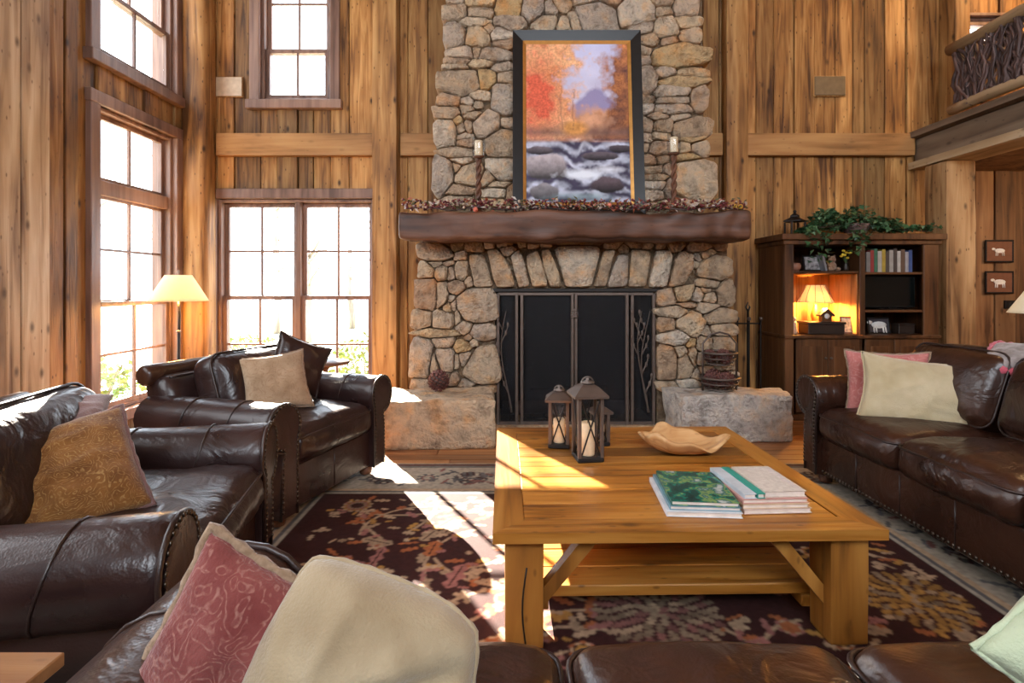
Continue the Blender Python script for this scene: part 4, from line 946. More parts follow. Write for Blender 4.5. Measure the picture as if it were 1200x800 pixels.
book('rose-coloured book under the top pair of the right table stack', (1.005, 2.24, T0+.037), .262, .315, .017, 3, cov('cover_rose', (.50, .26, .22)), gr)
book('slim white book with grey cover next to the teal book on the right stack', (.905, 2.24, T0+.054), .05, .31, .018, 4, cov('cover_pale', (.50, .55, .60)), gr)
book('narrow teal-spined book lying on the right table stack', (.948, 2.24, T0+.054), .032, .31, .020, 4, cov('cover_teal', (.03, .30, .24)), gr)
book('beige linen album on top of the right table stack', (1.052, 2.245, T0+.054), .168, .29, .024, 3, fabric('album_linen', (.46, .38, .31), (.56, .48, .40), 60), gr)

# ------------------------------------------------------------------ over the mantel
MTOP = 1.976
pf = thing('framed_painting', 'black framed oil painting of an autumn river leaning on the mantel', 'painting', (.583, 4.88, MTOP+.002)); pf.rotation_euler = (math.radians(-6.4), 0, 0)
PW, PH = 1.20, 1.77
def frame_ring(name, w0, h0, w1, h1, y0, y1, mat, zc):
    for k, pts in enumerate(([(-w0, -h0), (w0, -h0), (w1, -h1), (-w1, -h1)], [(w0, -h0), (w0, h0), (w1, h1), (w1, -h1)], [(w0, h0), (-w0, h0), (-w1, h1), (w1, h1)], [(-w0, h0), (-w0, -h0), (-w1, -h1), (-w1, h1)])):
        n = 4; vs = [(a, y0 if i < 2 else y1, b+zc) for i, (a, b) in enumerate(pts)]+[(a, .03, b+zc) for a, b in pts]
        MB().add(vs, [(0, 1, 2, 3), (7, 6, 5, 4)]+[(i, i+4, (i+1) % 4+4, (i+1) % 4) for i in range(4)]).build(name, mat, pf)
zc = PH/2
frame_ring('frame_side', PW/2, PH/2, PW/2-.095, PH/2-.095, -.035, -.012, M['black'], zc)
frame_ring('gilt_liner', PW/2-.095, PH/2-.095, PW/2-.125, PH/2-.125, -.018, .0, M['gilt'], zc)
nx, ny = 190, 290; cw, chh = PW/2-.125, PH/2-.125
U, V = np.meshgrid(np.linspace(0, 1, nx+1), np.linspace(0, 1, ny+1)); im = np.zeros((ny+1, nx+1, 3), np.float32)
def fbm(c, sd): return sum(np_noise(ny+1, nx+1, max(2, int(c/2**k)), sd+k)*.5**k for k in range(4))/1.875
n4, n8, n20, n40 = fbm(6, 4), fbm(16, 8), fbm(36, 20), fbm(60, 40); n8 = np.clip((n8-.5)*1.5+.5, 0, 1); st = np_noise(ny+1, nx+1, 2, 77)*.6+np_noise(ny+1, nx+1, 4, 78)*.4
im[:] = lin((.60, .56, .66)); im += (V-.5)[..., None]*lin((-.1, 0, .25)); im += (n20-.5)[..., None]*.25
def blend(mask, col): 
    global im
    mask = np.clip(mask, 0, 1)[..., None]; im = im*(1-mask)+col*mask
mtn = np.clip((.745-np.abs(U-.68)*.55-V+(n8-.5)*.03)*40, 0, 1); blend(mtn*.85, lin((.24, .20, .38)))
blend(np.clip((.635-V+(n8-.5)*.10)*14, 0, 1), lin((.66, .34, .20))*(.7+.6*n8[..., None]))
treeL = np.clip((.60-U+(n20-.5)*.35+(n8-.5)*.3+(V-.6)*-.15)*6, 0, 1)*(V > .38)
lc = lin((.55, .17, .07))[None, None]*(1-n8[..., None])+lin((.86, .50, .26))[None, None]*n8[..., None]
red = np.clip((.25-np.hypot((U-.12)*1.0, (V-.66)*.9)+(n8-.5)*.25)*6, 0, 1)
lc = lc*(1-red[..., None])+lin((.62, .115, .06))*red[..., None]; blend(treeL, lc*(.65+.7*st[..., None]))
treeR = np.clip((U-.70+(n20-.5)*.30+(n8-.5)*.28-(V-.72)*.35)*6, 0, 1)*(V > .38)
rc = lin((.07, .03, .035))*(1-n8[..., None])+lin((.46, .17, .06))*n8[..., None]; rc = rc*np.clip(.6+V[..., None]*.9-.2, .3, 1.3)
blend(treeR, rc*(.6+.8*st[..., None]))
blend(np.clip((.50-V+(n20-.5)*.06)*16, 0, 1)*np.clip((V-.38)*20, 0, 1)*.8, lin((.16, .085, .07))*(.5+n8[..., None]))
blend(np.clip(1-np.hypot((U-.47)/.16, (V-.46)/.06), 0, 1)*2, lin((.62, .28, .08))*(.6+.7*n4[..., None]))
for tx in (.34, .46): blend(np.clip(1-np.abs(U-tx-(V-.5)*.03-(n8-.5)*.05)/.016, 0, 1)*(V > .45)*(V < .8-tx*.2)*.55*(st > .4), lin((.14, .07, .06)))
wat = np.clip((.40-V)*30, 0, 1); flow = np.sin(V*70+np.sin(U*9+n20*7)*2.2+n40*6)*.5+.5
wc = lin((.055, .045, .085))*(1-flow[..., None])+lin((.42, .44, .54))*flow[..., None]**1.5; wc = wc*(.6+.8*n8[..., None]); blend(wat, wc)
def rock(cx, cy, rx, ry, c): 
    d = np.hypot((U-cx)/rx, (V-cy)/ry)+(n8-.5)*.35; sh = np.clip(.55+(V-cy)/ry*.6, .12, 1.2); blend(np.clip((1-d)*6, 0, 1), lin(c)*sh[..., None]*(.7+.6*n4[..., None]))
rock(.20, .215, .24, .085, (.46, .40, .42)); rock(.17, .06, .16, .06, (.26, .24, .26)); rock(.76, .105, .18, .05, (.12, .085, .10)); rock(.72, .285, .2, .03, (.14, .11, .13)); rock(.12, .32, .14, .03, (.16, .13, .15)); rock(.9, .33, .13, .03, (.10, .08, .10))
blend(np.clip(1-np.hypot((U-.55)/.30, (V-.17)/.035)+(n8-.5)*.7, 0, 1)*1.3, lin((.74, .78, .86))); blend(np.clip(1-np.hypot((U-.80)/.25, (V-.20)/.03)+(n8-.5)*.8, 0, 1), lin((.70, .72, .80)))
blend(np.clip(1-np.hypot((U-.55)/.4, (V-.035)/.035)+(n8-.5)*.7, 0, 1)*.8, lin((.30, .40, .44)))
color_mesh('canvas', nx, ny, lambda u, v: (-cw+2*cw*u, -.006+0*u, zc-chh+2*chh*v), im, M['canvas'], pf)
MB().box(-cw-.02, cw+.02, 0, .025, zc-chh-.02, zc+chh+.02).build('backing', M['cab'], pf)
def candlestick(label, x, h, clab):
    t = thing('candlestick', label, 'candlestick', (x, 4.79, MTOP), 0, 'twisted candlesticks on the mantel')
    MB().lathe([(.0, 0), (.062, .0), (.065, .015), (.04, .03), (.024, .05)], 16).build('base', M['mantel'], t, True)
    for k in range(2):
        MB().tube([(.013*math.cos(PI*k+i*.55), .013*math.sin(PI*k+i*.55), .045+(h-.045)*i/36) for i in range(37)], .016, 7).build('twisted_stem', M['mantel'], t, True)
    MB().lathe([(.018, h-.01), (.045, h+.005), (.050, h+.018), (0, h+.018)], 16).build('cup', M['mantel'], t, True)
    MB().lathe([(.050, h+.018), (.060, h+.05), (.062, h+.12), (.056, h+.20), (.0545, h+.20), (.060, h+.12), (.058, h+.05), (.048, h+.02)], 20, caps=False).build('glass_shade', M['shadeglass'], t, True)
    o = MB().lathe([(0, 0), (.034, 0), (.036, .01), (.036, .135), (.028, .14), (0, .136)], 16).build('pillar_candle', M['wax'], None, True, False, (x, 4.79, MTOP+h+.019)); tag(o, clab, 'candle')
    MB().tube([(0, 0, .135), (.002, 0, .15)], .0015, 5).build('wick', M['black'], o)
candlestick('dark twisted candlestick with hurricane glass left of the painting', -.32, .50, 'ivory candle in the hurricane glass left of the painting')
candlestick('dark twisted candlestick with hurricane glass right of the painting', 1.42, .53, 'ivory candle in the hurricane glass right of the painting')
gar = thing('berry_garland', 'garland of dark red berries and dried leaves along the mantel top', 'garland', (.515, 4.67, MTOP))
rg = random.Random(12)
MB().tube([(-1.46+2.92*k/40, .03*math.sin(k*1.3),   .036+.012*math.sin(k*.9)) for k in range(41)], .006, 5).build('vine', M['twig'], gar, True)
def gp(): return Vector((rg.uniform(-1.48, 1.50), rg.uniform(-.06, .06), rg.uniform(.028, .11)))
def leaf_mb(mb, p, L, W, R_):
    mb.add([p+R_ @ Vector(q) for q in ((0, 0, 0), (W, L*.45, .004), (0, L, -.004), (-W, L*.45, .004), (0, L*.5, -.008))], [(0, 1, 4), (1, 2, 4), (2, 3, 4), (3, 0, 4)])
from mathutils import Euler
for nm, mat, n, kind in (('red_berries', plain('berry_red', (.13, .018, .022), .3), 420, 0), ('pale_berries', plain('berry_pale', (.52, .40, .30), .4), 90, 0), ('rust_leaves', plain('leaf_rust', (.34, .09, .04), .6), 110, 1), ('green_leaves', plain('leaf_olive', (.11, .10, .04), .6), 170, 1), ('pale_leaves', plain('leaf_pale', (.50, .42, .37), .6), 150, 1)):
    mb = MB()
    for k in range(n):
        if kind == 0: mb.ball(gp(), rg.uniform(.008, .014), 6, 4)
        else: leaf_mb(mb, gp(), rg.uniform(.035, .065), rg.uniform(.009, .016), Euler((rg.uniform(-.9, .9), rg.uniform(-.9, .9), rg.uniform(0, 6.3))).to_matrix())
    stuff(mb.build(nm, mat, gar, kind == 0))
for k in range(2): MB().ball((1.44-.05*k, -.02, .05), .022, 8, 6).build('gold_ball', plain('gold_ball', (.75, .45, .05), .3, .3), gar, True)
MB().ball((-.85, -.06, .02), .022, 8, 6).build('coral_berry', plain('coral_berry', (.62, .16, .10), .4), gar, True); MB().ball((.30, -.05, .06), .02, 8, 6).build('coral_berry', plain('coral_berry', (.62, .20, .13), .4), gar, True)

# things on the hearth
def pinecone(label, loc, R):
    t = thing('pinecone', label, 'pinecone', loc)
    MB().ball((0, 0, R*.95), R*.72, 12, 8).build('core', M['twig'], t, True)
    mb = MB(); n = 90
    for k in range(n):
        z = 1-2*(k+.5)/n; a = k*2.39996; d = Vector((math.sqrt(1-z*z)*math.cos(a), math.sqrt(1-z*z)*math.sin(a), z)); c = Vector((0, 0, R*.95))
        u = d.cross(Vector((0, 0, 1))).normalized(); w_ = u.cross(d)
        p = c+d*R*.66; mb.add([p-u*R*.17, p+u*R*.17, c+d*R*1.0+w_*R*.10+u*R*.1, c+d*R*1.0+w_*R*.10-u*R*.1, c+d*R*.9-w_*R*.12], [(0, 1, 2, 3), (0, 4, 1), (1, 4, 2), (2, 4, 3), (3, 4, 0)])
    stuff(mb.build('scales', plain('cone_scale', (.13, .045, .038), .6), t)); return t
pinecone('large reddish brown pinecone on the left hearth block', (-.675, 4.78, .405), .10)
bs = thing('tiered_basket', 'two-tier dark wire basket filled with pinecones on the right hearth block', 'basket', (1.83, 4.80, .408))
MB().tube([(-.15, 0, .0), (-.15, 0, .42), (-.08, 0, .50), (0, 0, .52), (.08, 0, .50), (.15, 0, .42), (.15, 0, 0)], .009, 7).build('handle', M['ironb'], bs, True)
for zz, R in ((.02, .17), (.24, .145)):
    for k, (dz, f) in enumerate(((0, .72), (.05, .9), (.10, 1.0))): MB().tube([(R*f*math.cos(2*PI*i/24), R*f*math.sin(2*PI*i/24), zz+dz) for i in range(25)], .007 if k < 2 else .011, 6, False).build('hoop', M['ironb'], bs, True)
    for i in range(12): a = 2*PI*i/12; MB().tube([(0, 0, zz), (R*.72*math.cos(a), R*.72*math.sin(a), zz), (R*math.cos(a), R*math.sin(a), zz+.10)], .004, 5).build('wire', M['ironb'], bs)
for k, (a, zz, q) in enumerate(((.3, .03, .07), (1.9, .03, .08), (3.3, .03, .07), (4.8, .03, .075), (.9, .25, .06), (2.8, .25, .06), (4.9, .25, .065))):
    lab = ['in the lower basket tier, right', 'in the lower basket tier, back', 'in the lower basket tier, left', 'in the lower basket tier, front', 'in the upper basket tier, right', 'in the upper basket tier, left', 'in the upper basket tier, front'][k]
    pinecone('pinecone '+lab, (1.83+.085*math.cos(a), 4.80+.085*math.sin(a), .408+zz), q)['group'] = 'pinecones in the tiered basket'
tl = thing('fire_tool_stand', 'black wrought iron fire tool stand in shadow between fireplace and cabinet', 'fire tools', (2.43, 5.60, 0))
MB().lathe([(0, 0), (.14, 0), (.14, .02), (.04, .04), (.015, .06)], 16).build('base', M['iron'], tl, True)
MB().tube([(0, 0, .05), (0, 0, 1.10)], .013, 8).build('stem', M['iron'], tl, True)
MB().tube([(0, 0, 1.06), (.02, 0, 1.12), (0, 0, 1.17), (-.02, 0, 1.12), (0, 0, 1.07)], .009, 6).build('finial', M['iron'], tl, True)
MB().tube([(-.13, 0, .95), (.13, 0, .95)], .009, 6).build('crossbar', M['iron'], tl)
for x, nm in ((-.12, 'poker'), (.0, 'brush'), (.12, 'shovel')):
    p = MB().tube([(x, -.03, .98), (x, -.03, .22)], .008, 6).build(nm, M['iron'], tl)
    if nm == 'shovel': MB().cbox(x-.06, x+.06, -.04, -.03, .06, .24, .004).build('blade', M['iron'], p)
    if nm == 'brush': MB().lathe([(.02, .26), (.05, .16), (.06, .08), (0, .08)], 10, c=(x, -.03, 0)).build('bristles', M['twig'], p, True)
    MB().ball((x, -.03, 1.0), .022, 8, 6).build('knob', M['ironb'], p, True)

# ------------------------------------------------------------------ cabinet on the right
cb = thing('entertainment_cabinet', 'tall dark wood cabinet with open shelves and doors at the back right', 'cabinet', (0, 0, 0))
CX0, CX1, CY0, CY1 = 2.70, 4.24, 5.40, 5.94
def cbx(name, *a, mat=None, c=.005, p=None): return MB().cbox(*a, c).build(name, mat or M['cab'], p or cb)
cbx('side_panel', CX0, CX0+.04, CY0, CY1, .06, 1.80); cbx('side_panel', CX1-.04, CX1, CY0, CY1, .06, 1.80)
cbx('stile', CX0, CX0+.09, CY0-.03, CY0, .06, 1.80); cbx('stile', CX1-.15, CX1, CY0-.03, CY0, .06, 1.80); cbx('stile', 3.45, 3.505, CY0-.03, CY0, .84, 1.76)
cbx('divider', 3.46, 3.495, CY0, CY1-.03, .06, 1.80); cbx('back_panel', CX0+.04, CX1-.04, CY1-.02, CY1, .06, 1.80)
M['bay'] = wood('bay_pine', (.20, .09, .03), (.42, .21, .075), (.52, .29, .11), rand=.2, knots=.4)
for k in range(6): cbx('bay_board', 2.745+k*.1185, 2.745+(k+1)*.1185-.003, CY1-.034, CY1-.021, .855, 1.463, mat=M['bay'], c=.002)
for k in range(4): cbx('bay_board', 3.448, 3.4595, 5.42+k*.12, 5.42+(k+1)*.12-.003, .855, 1.463, mat=M['bay'], c=.002)
cbx('crown', CX0-.05, CX1+.05, CY0-.08, CY1, 1.80, 1.86); cbx('crown_rail', CX0-.02, CX1+.02, CY0-.045, CY1, 1.755, 1.80)
cbx('plinth', CX0-.02, CX1+.02, CY0-.05, CY1, 0, .06); cbx('counter', CX0-.01, CX1+.01, CY0-.05, CY1, .815, .85)
cbx('shelf', CX0+.04, 3.46, CY0-.01, CY1-.02, 1.465, 1.49, mat=M['cabX'])
cbx('shelf', 3.495, CX1-.04, CY0-.01, CY1-.02, 1.455, 1.48, mat=M['cabX']); cbx('shelf', 3.495, CX1-.04, CY0-.01, CY1-.02, 1.075, 1.10, mat=M['cabX'])
for k, (a, b_) in enumerate(((2.815, 3.13), (3.135, 3.45), (3.505, 3.795), (3.80, 4.09))):
    d = cbx('door', a, b_, CY0-.028, CY0-.005, .08, .81)
    cbx('door_panel', a+.055, b_-.055, CY0-.034, CY0-.02, .15, .74, p=d)
    MB().ball(((b_-.025 if k % 2 == 0 else a+.025), CY0-.04, .62), .013, 8, 6).build('knob', M['ironb'], d, True)
CSH = {'top': 1.49, 'lamp': .85, 'book': 1.48, 'tv': 1.10, 'photo': .85}
# shelf books
xx = 3.56; cols = [((.30, .28, .27), 'grey'), ((.42, .05, .05), 'red'), ((.06, .20, .12), 'dark green'), ((.62, .58, .52), 'off-white'), ((.60, .42, .06), 'yellow'), ((.10, .08, .07), 'black'), ((.50, .47, .44), 'pale grey'), ((.08, .06, .06), 'dark brown'), ((.68, .65, .62), 'white'), ((.16, .09, .06), 'brown'), ((.55, .52, .55), 'lilac grey'), ((.10, .16, .40), 'blue')]
for k, (c, nm) in enumerate(cols):
    wd = .034 if k % 3 else .04; hh = .205+.045*((k*37) % 5)/5
    o = thing('shelf_book', nm+' upright book on the cabinet book shelf', 'book', (xx+wd/2, CY0+.13, CSH['book']), 0, 'upright books on the cabinet shelf')
    cm = plain('spine_'+nm.replace(' ', '_'), tuple(q*.6 for q in c), .5)
    MB().cbox(-wd/2, wd/2, -.09, -.086, 0, hh, .001).build('spine', cm, o); MB().cbox(-wd/2, -wd/2+.003, -.087, .09, 0, hh, .001).build('cover', cm, o); MB().cbox(wd/2-.003, wd/2, -.087, .09, 0, hh, .001).build('cover', cm, o)
    MB().box(-wd/2+.004, wd/2-.004, -.085, .085, .004, hh-.004).build('page_block', M['pages'], o); xx += wd+.003
# television
tv = thing('television', 'black flat television in the right bay of the cabinet', 'television', (3.81, 5.50, 1.10))
MB().cbox(-.275, .275, -.02, .02, .02, .345, .006).build('bezel', M['black'], tv); MB().box(-.262, .262, -.0225, -.019, .035, .33).build('screen', plain('tv_screen', (.004, .006, .006), .15), tv)
MB().cbox(-.12, .12, -.07, .07, 0, .012, .004).build('foot', M['black'], tv); MB().cbox(-.02, .02, 0, .02, .01, .05, .003).build('neck', M['black'], tv)
# photo frames
def photo_frame(label, loc, w, h, rz, frame, pic, tilt=-10, name='photo_frame', cat='photo frame'):
    t = thing(name, label, cat, loc); t.rotation_euler = (math.radians(tilt), 0, math.radians(rz)); f = .018
    for q in ((-w/2, w/2, 0, f), (-w/2, w/2, h-f, h), (-w/2, -w/2+f, f, h-f), (w/2-f, w/2, f, h-f)): MB().cbox(q[0], q[1], -.008, .008, q[2], q[3], .003).build('frame_side', frame, t)
    MB().box(-w/2+f, w/2-f, -.003, .004, f, h-f).build('print', pic, t)
    return t
def horse(t, s, mat, oz):
    o = MB().ball((0, -.005, oz), .05*s, 10, 6, (1.3, .06, .55)).ball((-.075*s, -.005, oz+.02*s), .022*s, 8, 5, (1.1, .12, .7))
    for x in (-.045, -.025, .03, .05): o.tube([(x*s, -.005, oz-.01*s), (x*s*1.05, -.005, oz-.062*s)], .006*s, 5)
    return o.build('animal_silhouette', mat, t, True)
dk = plain('photo_dark', (.05, .045, .055), .4)
p1 = photo_frame('framed photo of a pale horse on the lowest right cabinet shelf', (3.75, 5.52, .851), .24, .17, 4, M['black'], dk); horse(p1, 1.3, M['white'], .09)
photo_frame('framed photo glowing in lamplight beside the dark box in the cabinet', (3.40, 5.50, .851), .12, .18, -14, M['cab'], plain('photo_warm', (.55, .40, .22), .4, noise=.6, nscale=40))
photo_frame('small gilt frame at the left of the lowest right cabinet shelf', (3.56, 5.55, .851), .10, .13, 10, M['gilt'], plain('photo_amber', (.26, .16, .06), .4, noise=.5, nscale=40))
photo_frame('black and white animal photo on the top left cabinet shelf', (3.08, 5.55, 1.491), .20, .17, 6, M['black'], plain('photo_bw', (.35, .34, .34), .5, noise=.8, nscale=28))
def simple(name, label, cat, loc, parts, group=None, rz=0):
    t = thing(name, label, cat, loc, rz, group)
    for nm, mb, mat, sm in parts: mb.build(nm, mat, t, sm)
    return t
dark = plain('dark_lacquer', (.025, .016, .012), .4)
simple('storage_box', 'dark lidded box under the little house clock in the lit cabinet bay', 'box', (3.16, 5.54, .851), [('body', MB().cbox(-.185, .185, -.10, .10, 0, .10, .006), dark, False), ('lid', MB().cbox(-.195, .195, -.11, .11, .10, .125, .005), dark, False)])
simple('house_clock', 'small house-shaped wooden clock on the dark box in the lit cabinet bay', 'clock', (3.19, 5.52, .977), [
    ('body', MB().prism([(-.05, 0), (.05, 0), (.05, .075), (0, .12), (-.05, .075)], lambda a, b, d: (a, d, b), -.03, .03), M['cab'], False),
    ('roof', MB().prism([(-.075, .065), (0, .135), (.075, .065), (.068, .052), (0, .115), (-.068, .052)], lambda a, b, d: (a, d, b), -.045, .045), dark, False),
    ('clock_face', MB().lathe([(0, 0), (.026, 0), (.026, .004), (0, .005)], 16, Matrix.Translation((0, -.031, .055)) @ Matrix.Rotation(PI/2, 4, 'X')), M['white'], True)])
fig = plain('figurine_cream', (.60, .44, .30), .5)
simple('figurine', 'cream figurine at the left edge of the lit cabinet bay', 'figurine', (2.855, 5.50, .851), [('body', MB().lathe([(0, 0), (.035, 0), (.04, .03), (.025, .08), (.03, .11), (.02, .13)], 12), fig, True), ('head', MB().ball((0, 0, .15), .026, 10, 7), fig, True)])
simple('storage_box', 'small dark box at the right of the lowest cabinet shelf', 'box', (4.0, 5.54, .851), [('body', MB().cbox(-.08, .08, -.06, .06, 0, .085, .005), dark, False), ('lid', MB().cbox(-.084, .084, -.064, .064, .085, .105, .004), dark, False)])
bk_ = fabric('bear_plush', (.24, .13, .08), (.34, .20, .12), 60)
simple('stuffed_bear', 'small brown stuffed bear on the top left cabinet shelf', 'toy', (3.26, 5.53, 1.491), [('body', MB().ball((0, 0, .05), .05, 12, 8, (1, .8, 1)), bk_, True), ('head', MB().ball((0, -.01, .122), .036, 12, 8), bk_, True), ('ear', MB().ball((-.028, 0, .155), .013, 8, 5), bk_, True), ('ear', MB().ball((.028, 0, .155), .013, 8, 5), bk_, True), ('leg', MB().ball((-.04, -.045, .022), .022, 8, 6, (1, 1.4, 1)), bk_, True), ('leg', MB().ball((.04, -.045, .022), .022, 8, 6, (1, 1.4, 1)), bk_, True)])
simple('ornament_bowl', 'round rosy ceramic bowl at the left end of the top cabinet shelf', 'bowl', (2.88, 5.53, 1.491), [('body', MB().lathe([(0, 0), (.035, 0), (.055, .025), (.062, .055), (.05, .085), (.046, .083), (.056, .055), (.048, .028), (0, .01)], 18), plain('rosy_clay', (.36, .16, .10), .4), True)])
lb = thing('leaning_book', 'grey book leaning on the top left cabinet shelf', 'book', (3.175, 5.54, 1.494)); lb.rotation_euler = (0, math.radians(-12), 0)
MB().cbox(-.011, .011, -.07, .07, 0, .17, .002).build('cover', plain('cover_slate', (.20, .20, .22), .5), lb); MB().box(-.008, .008, -.068, .072, .004, .172).build('page_block', M['pages'], lb)
yl = thing('flower_vase', 'little vase of yellow flowers at the middle post of the cabinet', 'vase', (3.39, 5.50, 1.491))
MB().lathe([(0, 0), (.022, 0), (.03, .03), (.016, .07), (.02, .085)], 12).build('vase', dark, yl, True)
ry = random.Random(3)
for k in range(7):
    q = (ry.uniform(-.04, .05), ry.uniform(-.04, .02), ry.uniform(.13, .22)); st_ = MB().tube([(0, 0, .08), q], .002, 4).build('stem', plain('stem_green', (.06, .12, .03), .6), yl)
    MB().ball(q, .018, 7, 5, (1, 1, .7)).build('blossom', plain('yellow_petal', (.75, .52, .04), .6), st_, True)
# table lamp in the cabinet
def bell(mb, r0, r1, z0, z1, n=28, flare=.35, thick=.002):
    pr = [(r0+(r1-r0)*((1-flare)*t+flare*(1-(1-t)**2)), z0+(z1-z0)*t) for t in [i/8 for i in range(9)]]
    return mb.lathe(pr+[(r-thick, z) for r, z in pr[::-1]], n, caps=False)
SH1 = shademat('lamp_shade_cream', (.80, .66, .46), .12)
cl = thing('table_lamp', 'lit table lamp with pleated bell shade in the left cabinet bay', 'lamp', (3.19, 5.70, .85))
MB().lathe([(0, 0), (.07, 0), (.07, .015), (.025, .03), (.035, .12), (.05, .18), (.02, .27), (.012, .30)], 16).build('body', M['gilt'], cl, True)
bell(MB(), .175, .085, .315, .50, 24, .25).build('shade', SH1, cl, True)
for k in range(12): a = 2*PI*k/12; MB().tube([(.177*math.cos(a), .177*math.sin(a), .315), (.145*math.cos(a), .145*math.sin(a), .40), (.087*math.cos(a), .087*math.sin(a), .50)], .0025, 4).build('shade_rib', M['fringe'], cl)
MB().ball((0, 0, .38), .03, 8, 6).build('bulb', plain('bulb', (1, .8, .5), .5, emis=(1, .7, .35), es=8), cl, True)
lamp('table_lamp_light', 'POINT', (0, -.10, .345), 55, (1, .44, .09), cl, shadow_soft_size=.035)
# on top of the cabinet
lt = thing('candle_lantern', 'dark pagoda-topped lantern on top of the cabinet', 'lantern', (2.93, 5.62, 1.86))
MB().cbox(-.085, .085, -.085, .085, 0, .02, .004).build('base', M['iron'], lt)
for sx in (-1, 1):
    for sy in (-1, 1): MB().cbox(sx*.07-.008, sx*.07+.008, sy*.07-.008, sy*.07+.008, .02, .15, .002).build('corner_post', M['iron'], lt)
for (dx, dy) in ((0, -1), (0, 1), (-1, 0), (1, 0)): (MB().box(-.06, .06, dy*.068-.001, dy*.068+.001, .02, .15) if dy else MB().box(dx*.068-.001, dx*.068+.001, -.06, .06, .02, .15)).build('glass_pane', M['glass'], lt)
MB().lathe([(.12, .15), (.12, .162), (.06, .19), (.05, .20), (.05, .215), (.0, .25)], 4).build('roof', M['iron'], lt)
MB().ball((0, 0, .255), .018, 8, 6).build('finial', M['iron'], lt, True)
iv = thing('ivy_plant', 'trailing green ivy spread over the top of the cabinet', 'plant', (3.5, 5.60, 1.86))
MB().lathe([(0, 0), (.09, 0), (.13, .10), (.135, .12), (.12, .12), (.08, .02), (0, .02)], 16, c=(.05, 0, 0)).build('basket', M['twig'], iv, True)
ri = random.Random(19)
def ivy_pts():
    P = []
    for k in range(1150): 
        a = ri.uniform(-1, 1); P.append(Vector((a*.50-.03, ri.uniform(-.14, .14), .03+max(.02, (1-abs(a)**3)*.22+.05*math.sin(a*9))*ri.uniform(.1, 1)+.02)))
    for k in range(70): P.append(Vector((ri.uniform(-.62, -.40), ri.uniform(-.37, -.31), .05-.33*ri.random()**1.5)))
    for k in range(60): P.append(Vector((ri.uniform(-.22, -.02), ri.uniform(-.37, -.31), .03-.22*ri.random()**1.3)))
    for k in range(90): P.append(Vector((ri.uniform(.45, .78), ri.uniform(-.24, -.02), .05+.05*ri.random())))
    return P
iv_m = [plain('ivy_dark', (.022, .065, .025), .45), plain('ivy_mid', (.045, .12, .045), .45), plain('ivy_pale', (.12, .21, .10), .5)]
mbs = [MB(), MB(), MB()]
for p in ivy_pts():
    R_ = Euler((ri.uniform(-1.2, .6), ri.uniform(-.7, .7), ri.uniform(0, 6.3))).to_matrix(); s = ri.uniform(.03, .058)
    mbs[ri.choice((0, 0, 1, 1, 2))].add([p+R_ @ Vector(q) for q in ((0, 0, 0), (s*.6, s*.2, .004), (s*.35, s*.55, 0), (0, s*1.15, -.006), (-s*.35, s*.55, 0), (-s*.6, s*.2, .004))], [(0, 1, 2, 3), (0, 3, 4, 5)])
for mb, m_ in zip(mbs, iv_m): stuff(mb.build('foliage', m_, iv))
for s_, e_ in (((-.1, -.05, .1), (-.52, -.34, .06)), ((.1, -.05, .08), (.74, -.15, .04)), ((0, -.1, .1), (-.12, -.33, .06))):
    MB().tube(wig(s_, e_, 8, .06, int(abs(s_[0])*100)), .004, 5).build('vine', M['twig'], iv, True)

# ------------------------------------------------------------------ things on the back wall
simple('cover_plate', 'pale tan rectangular cover plate on the wall left of the upper window', 'cover plate', (-3.18, 5.97, 3.55), [('plate', MB().cbox(-.155, .155, -.012, .01, -.105, .105, .004), plain('plate_tan', (.46, .34, .22), .5), False), ('rim', MB().cbox(-.165, .165, .0, .012, -.115, .115, .003), M['plank'], False)])
simple('cover_plate', 'dull brown rectangular cover plate on the planks above the cabinet', 'cover plate', (3.50, 5.97, 3.56), [('plate', MB().cbox(-.17, .17, -.012, .01, -.105, .105, .004), plain('plate_brown', (.19, .125, .06), .5), False), ('rim', MB().cbox(-.18, .18, .0, .012, -.115, .115, .003), M['plank'], False)])
mat_b = plain('mount_brown', (.17, .065, .03), .7)
for z, lab, s in ((1.60, 'upper of two small framed pictures of a white animal under the loft', 1.15), (1.255, 'lower of two small framed pictures of a white animal under the loft', 1.3)):
    p = photo_frame(lab, (5.37, 5.955, z), .315, .25, 0, M['black'], mat_b, 0, 'framed_picture', 'picture'); o = horse(p, s*.8, M['white'], .13)
simple('thermostat', 'small black wall control below the two framed pictures', 'wall control', (5.52, 5.965, 1.135), [('body', MB().cbox(-.085, .085, -.015, .015, -.045, .045, .004), M['black'], False), ('display', MB().box(-.05, .05, -.0165, -.014, -.02, .025), plain('dim_display', (.02, .025, .03), .2), False)])

# ------------------------------------------------------------------ lamps, side tables
SH2 = shademat('lamp_shade_linen', (.86, .76, .62), .05)
fl_ = thing('floor_lamp', 'lit floor lamp with cream coolie shade in the corner between windows', 'lamp', (-3.25, 5.20, 0))
MB().lathe([(0, 0), (.15, 0), (.15, .015), (.06, .035), (.025, .06), (.014, .09)], 20).build('base', M['ironb'], fl_, True)
MB().tube(wig((0, 0, .08), (0, 0, 1.22), 14, .02, 3), [.014]*15, 8).build('pole', M['iron'], fl_, True)
for z in (.45, .9): MB().ball((0, 0, z), .022, 10, 6, (1, 1, .7)).build('collar', M['ironb'], fl_, True)
bell(MB(), .258, .115, 1.195, 1.445, 32, .0).build('shade', SH2, fl_, True)
MB().lathe([(.012, 1.22), (.012, 1.445), (.004, 1.455), (.014, 1.475), (0, 1.50)], 10).build('finial', M['ironb'], fl_, True)
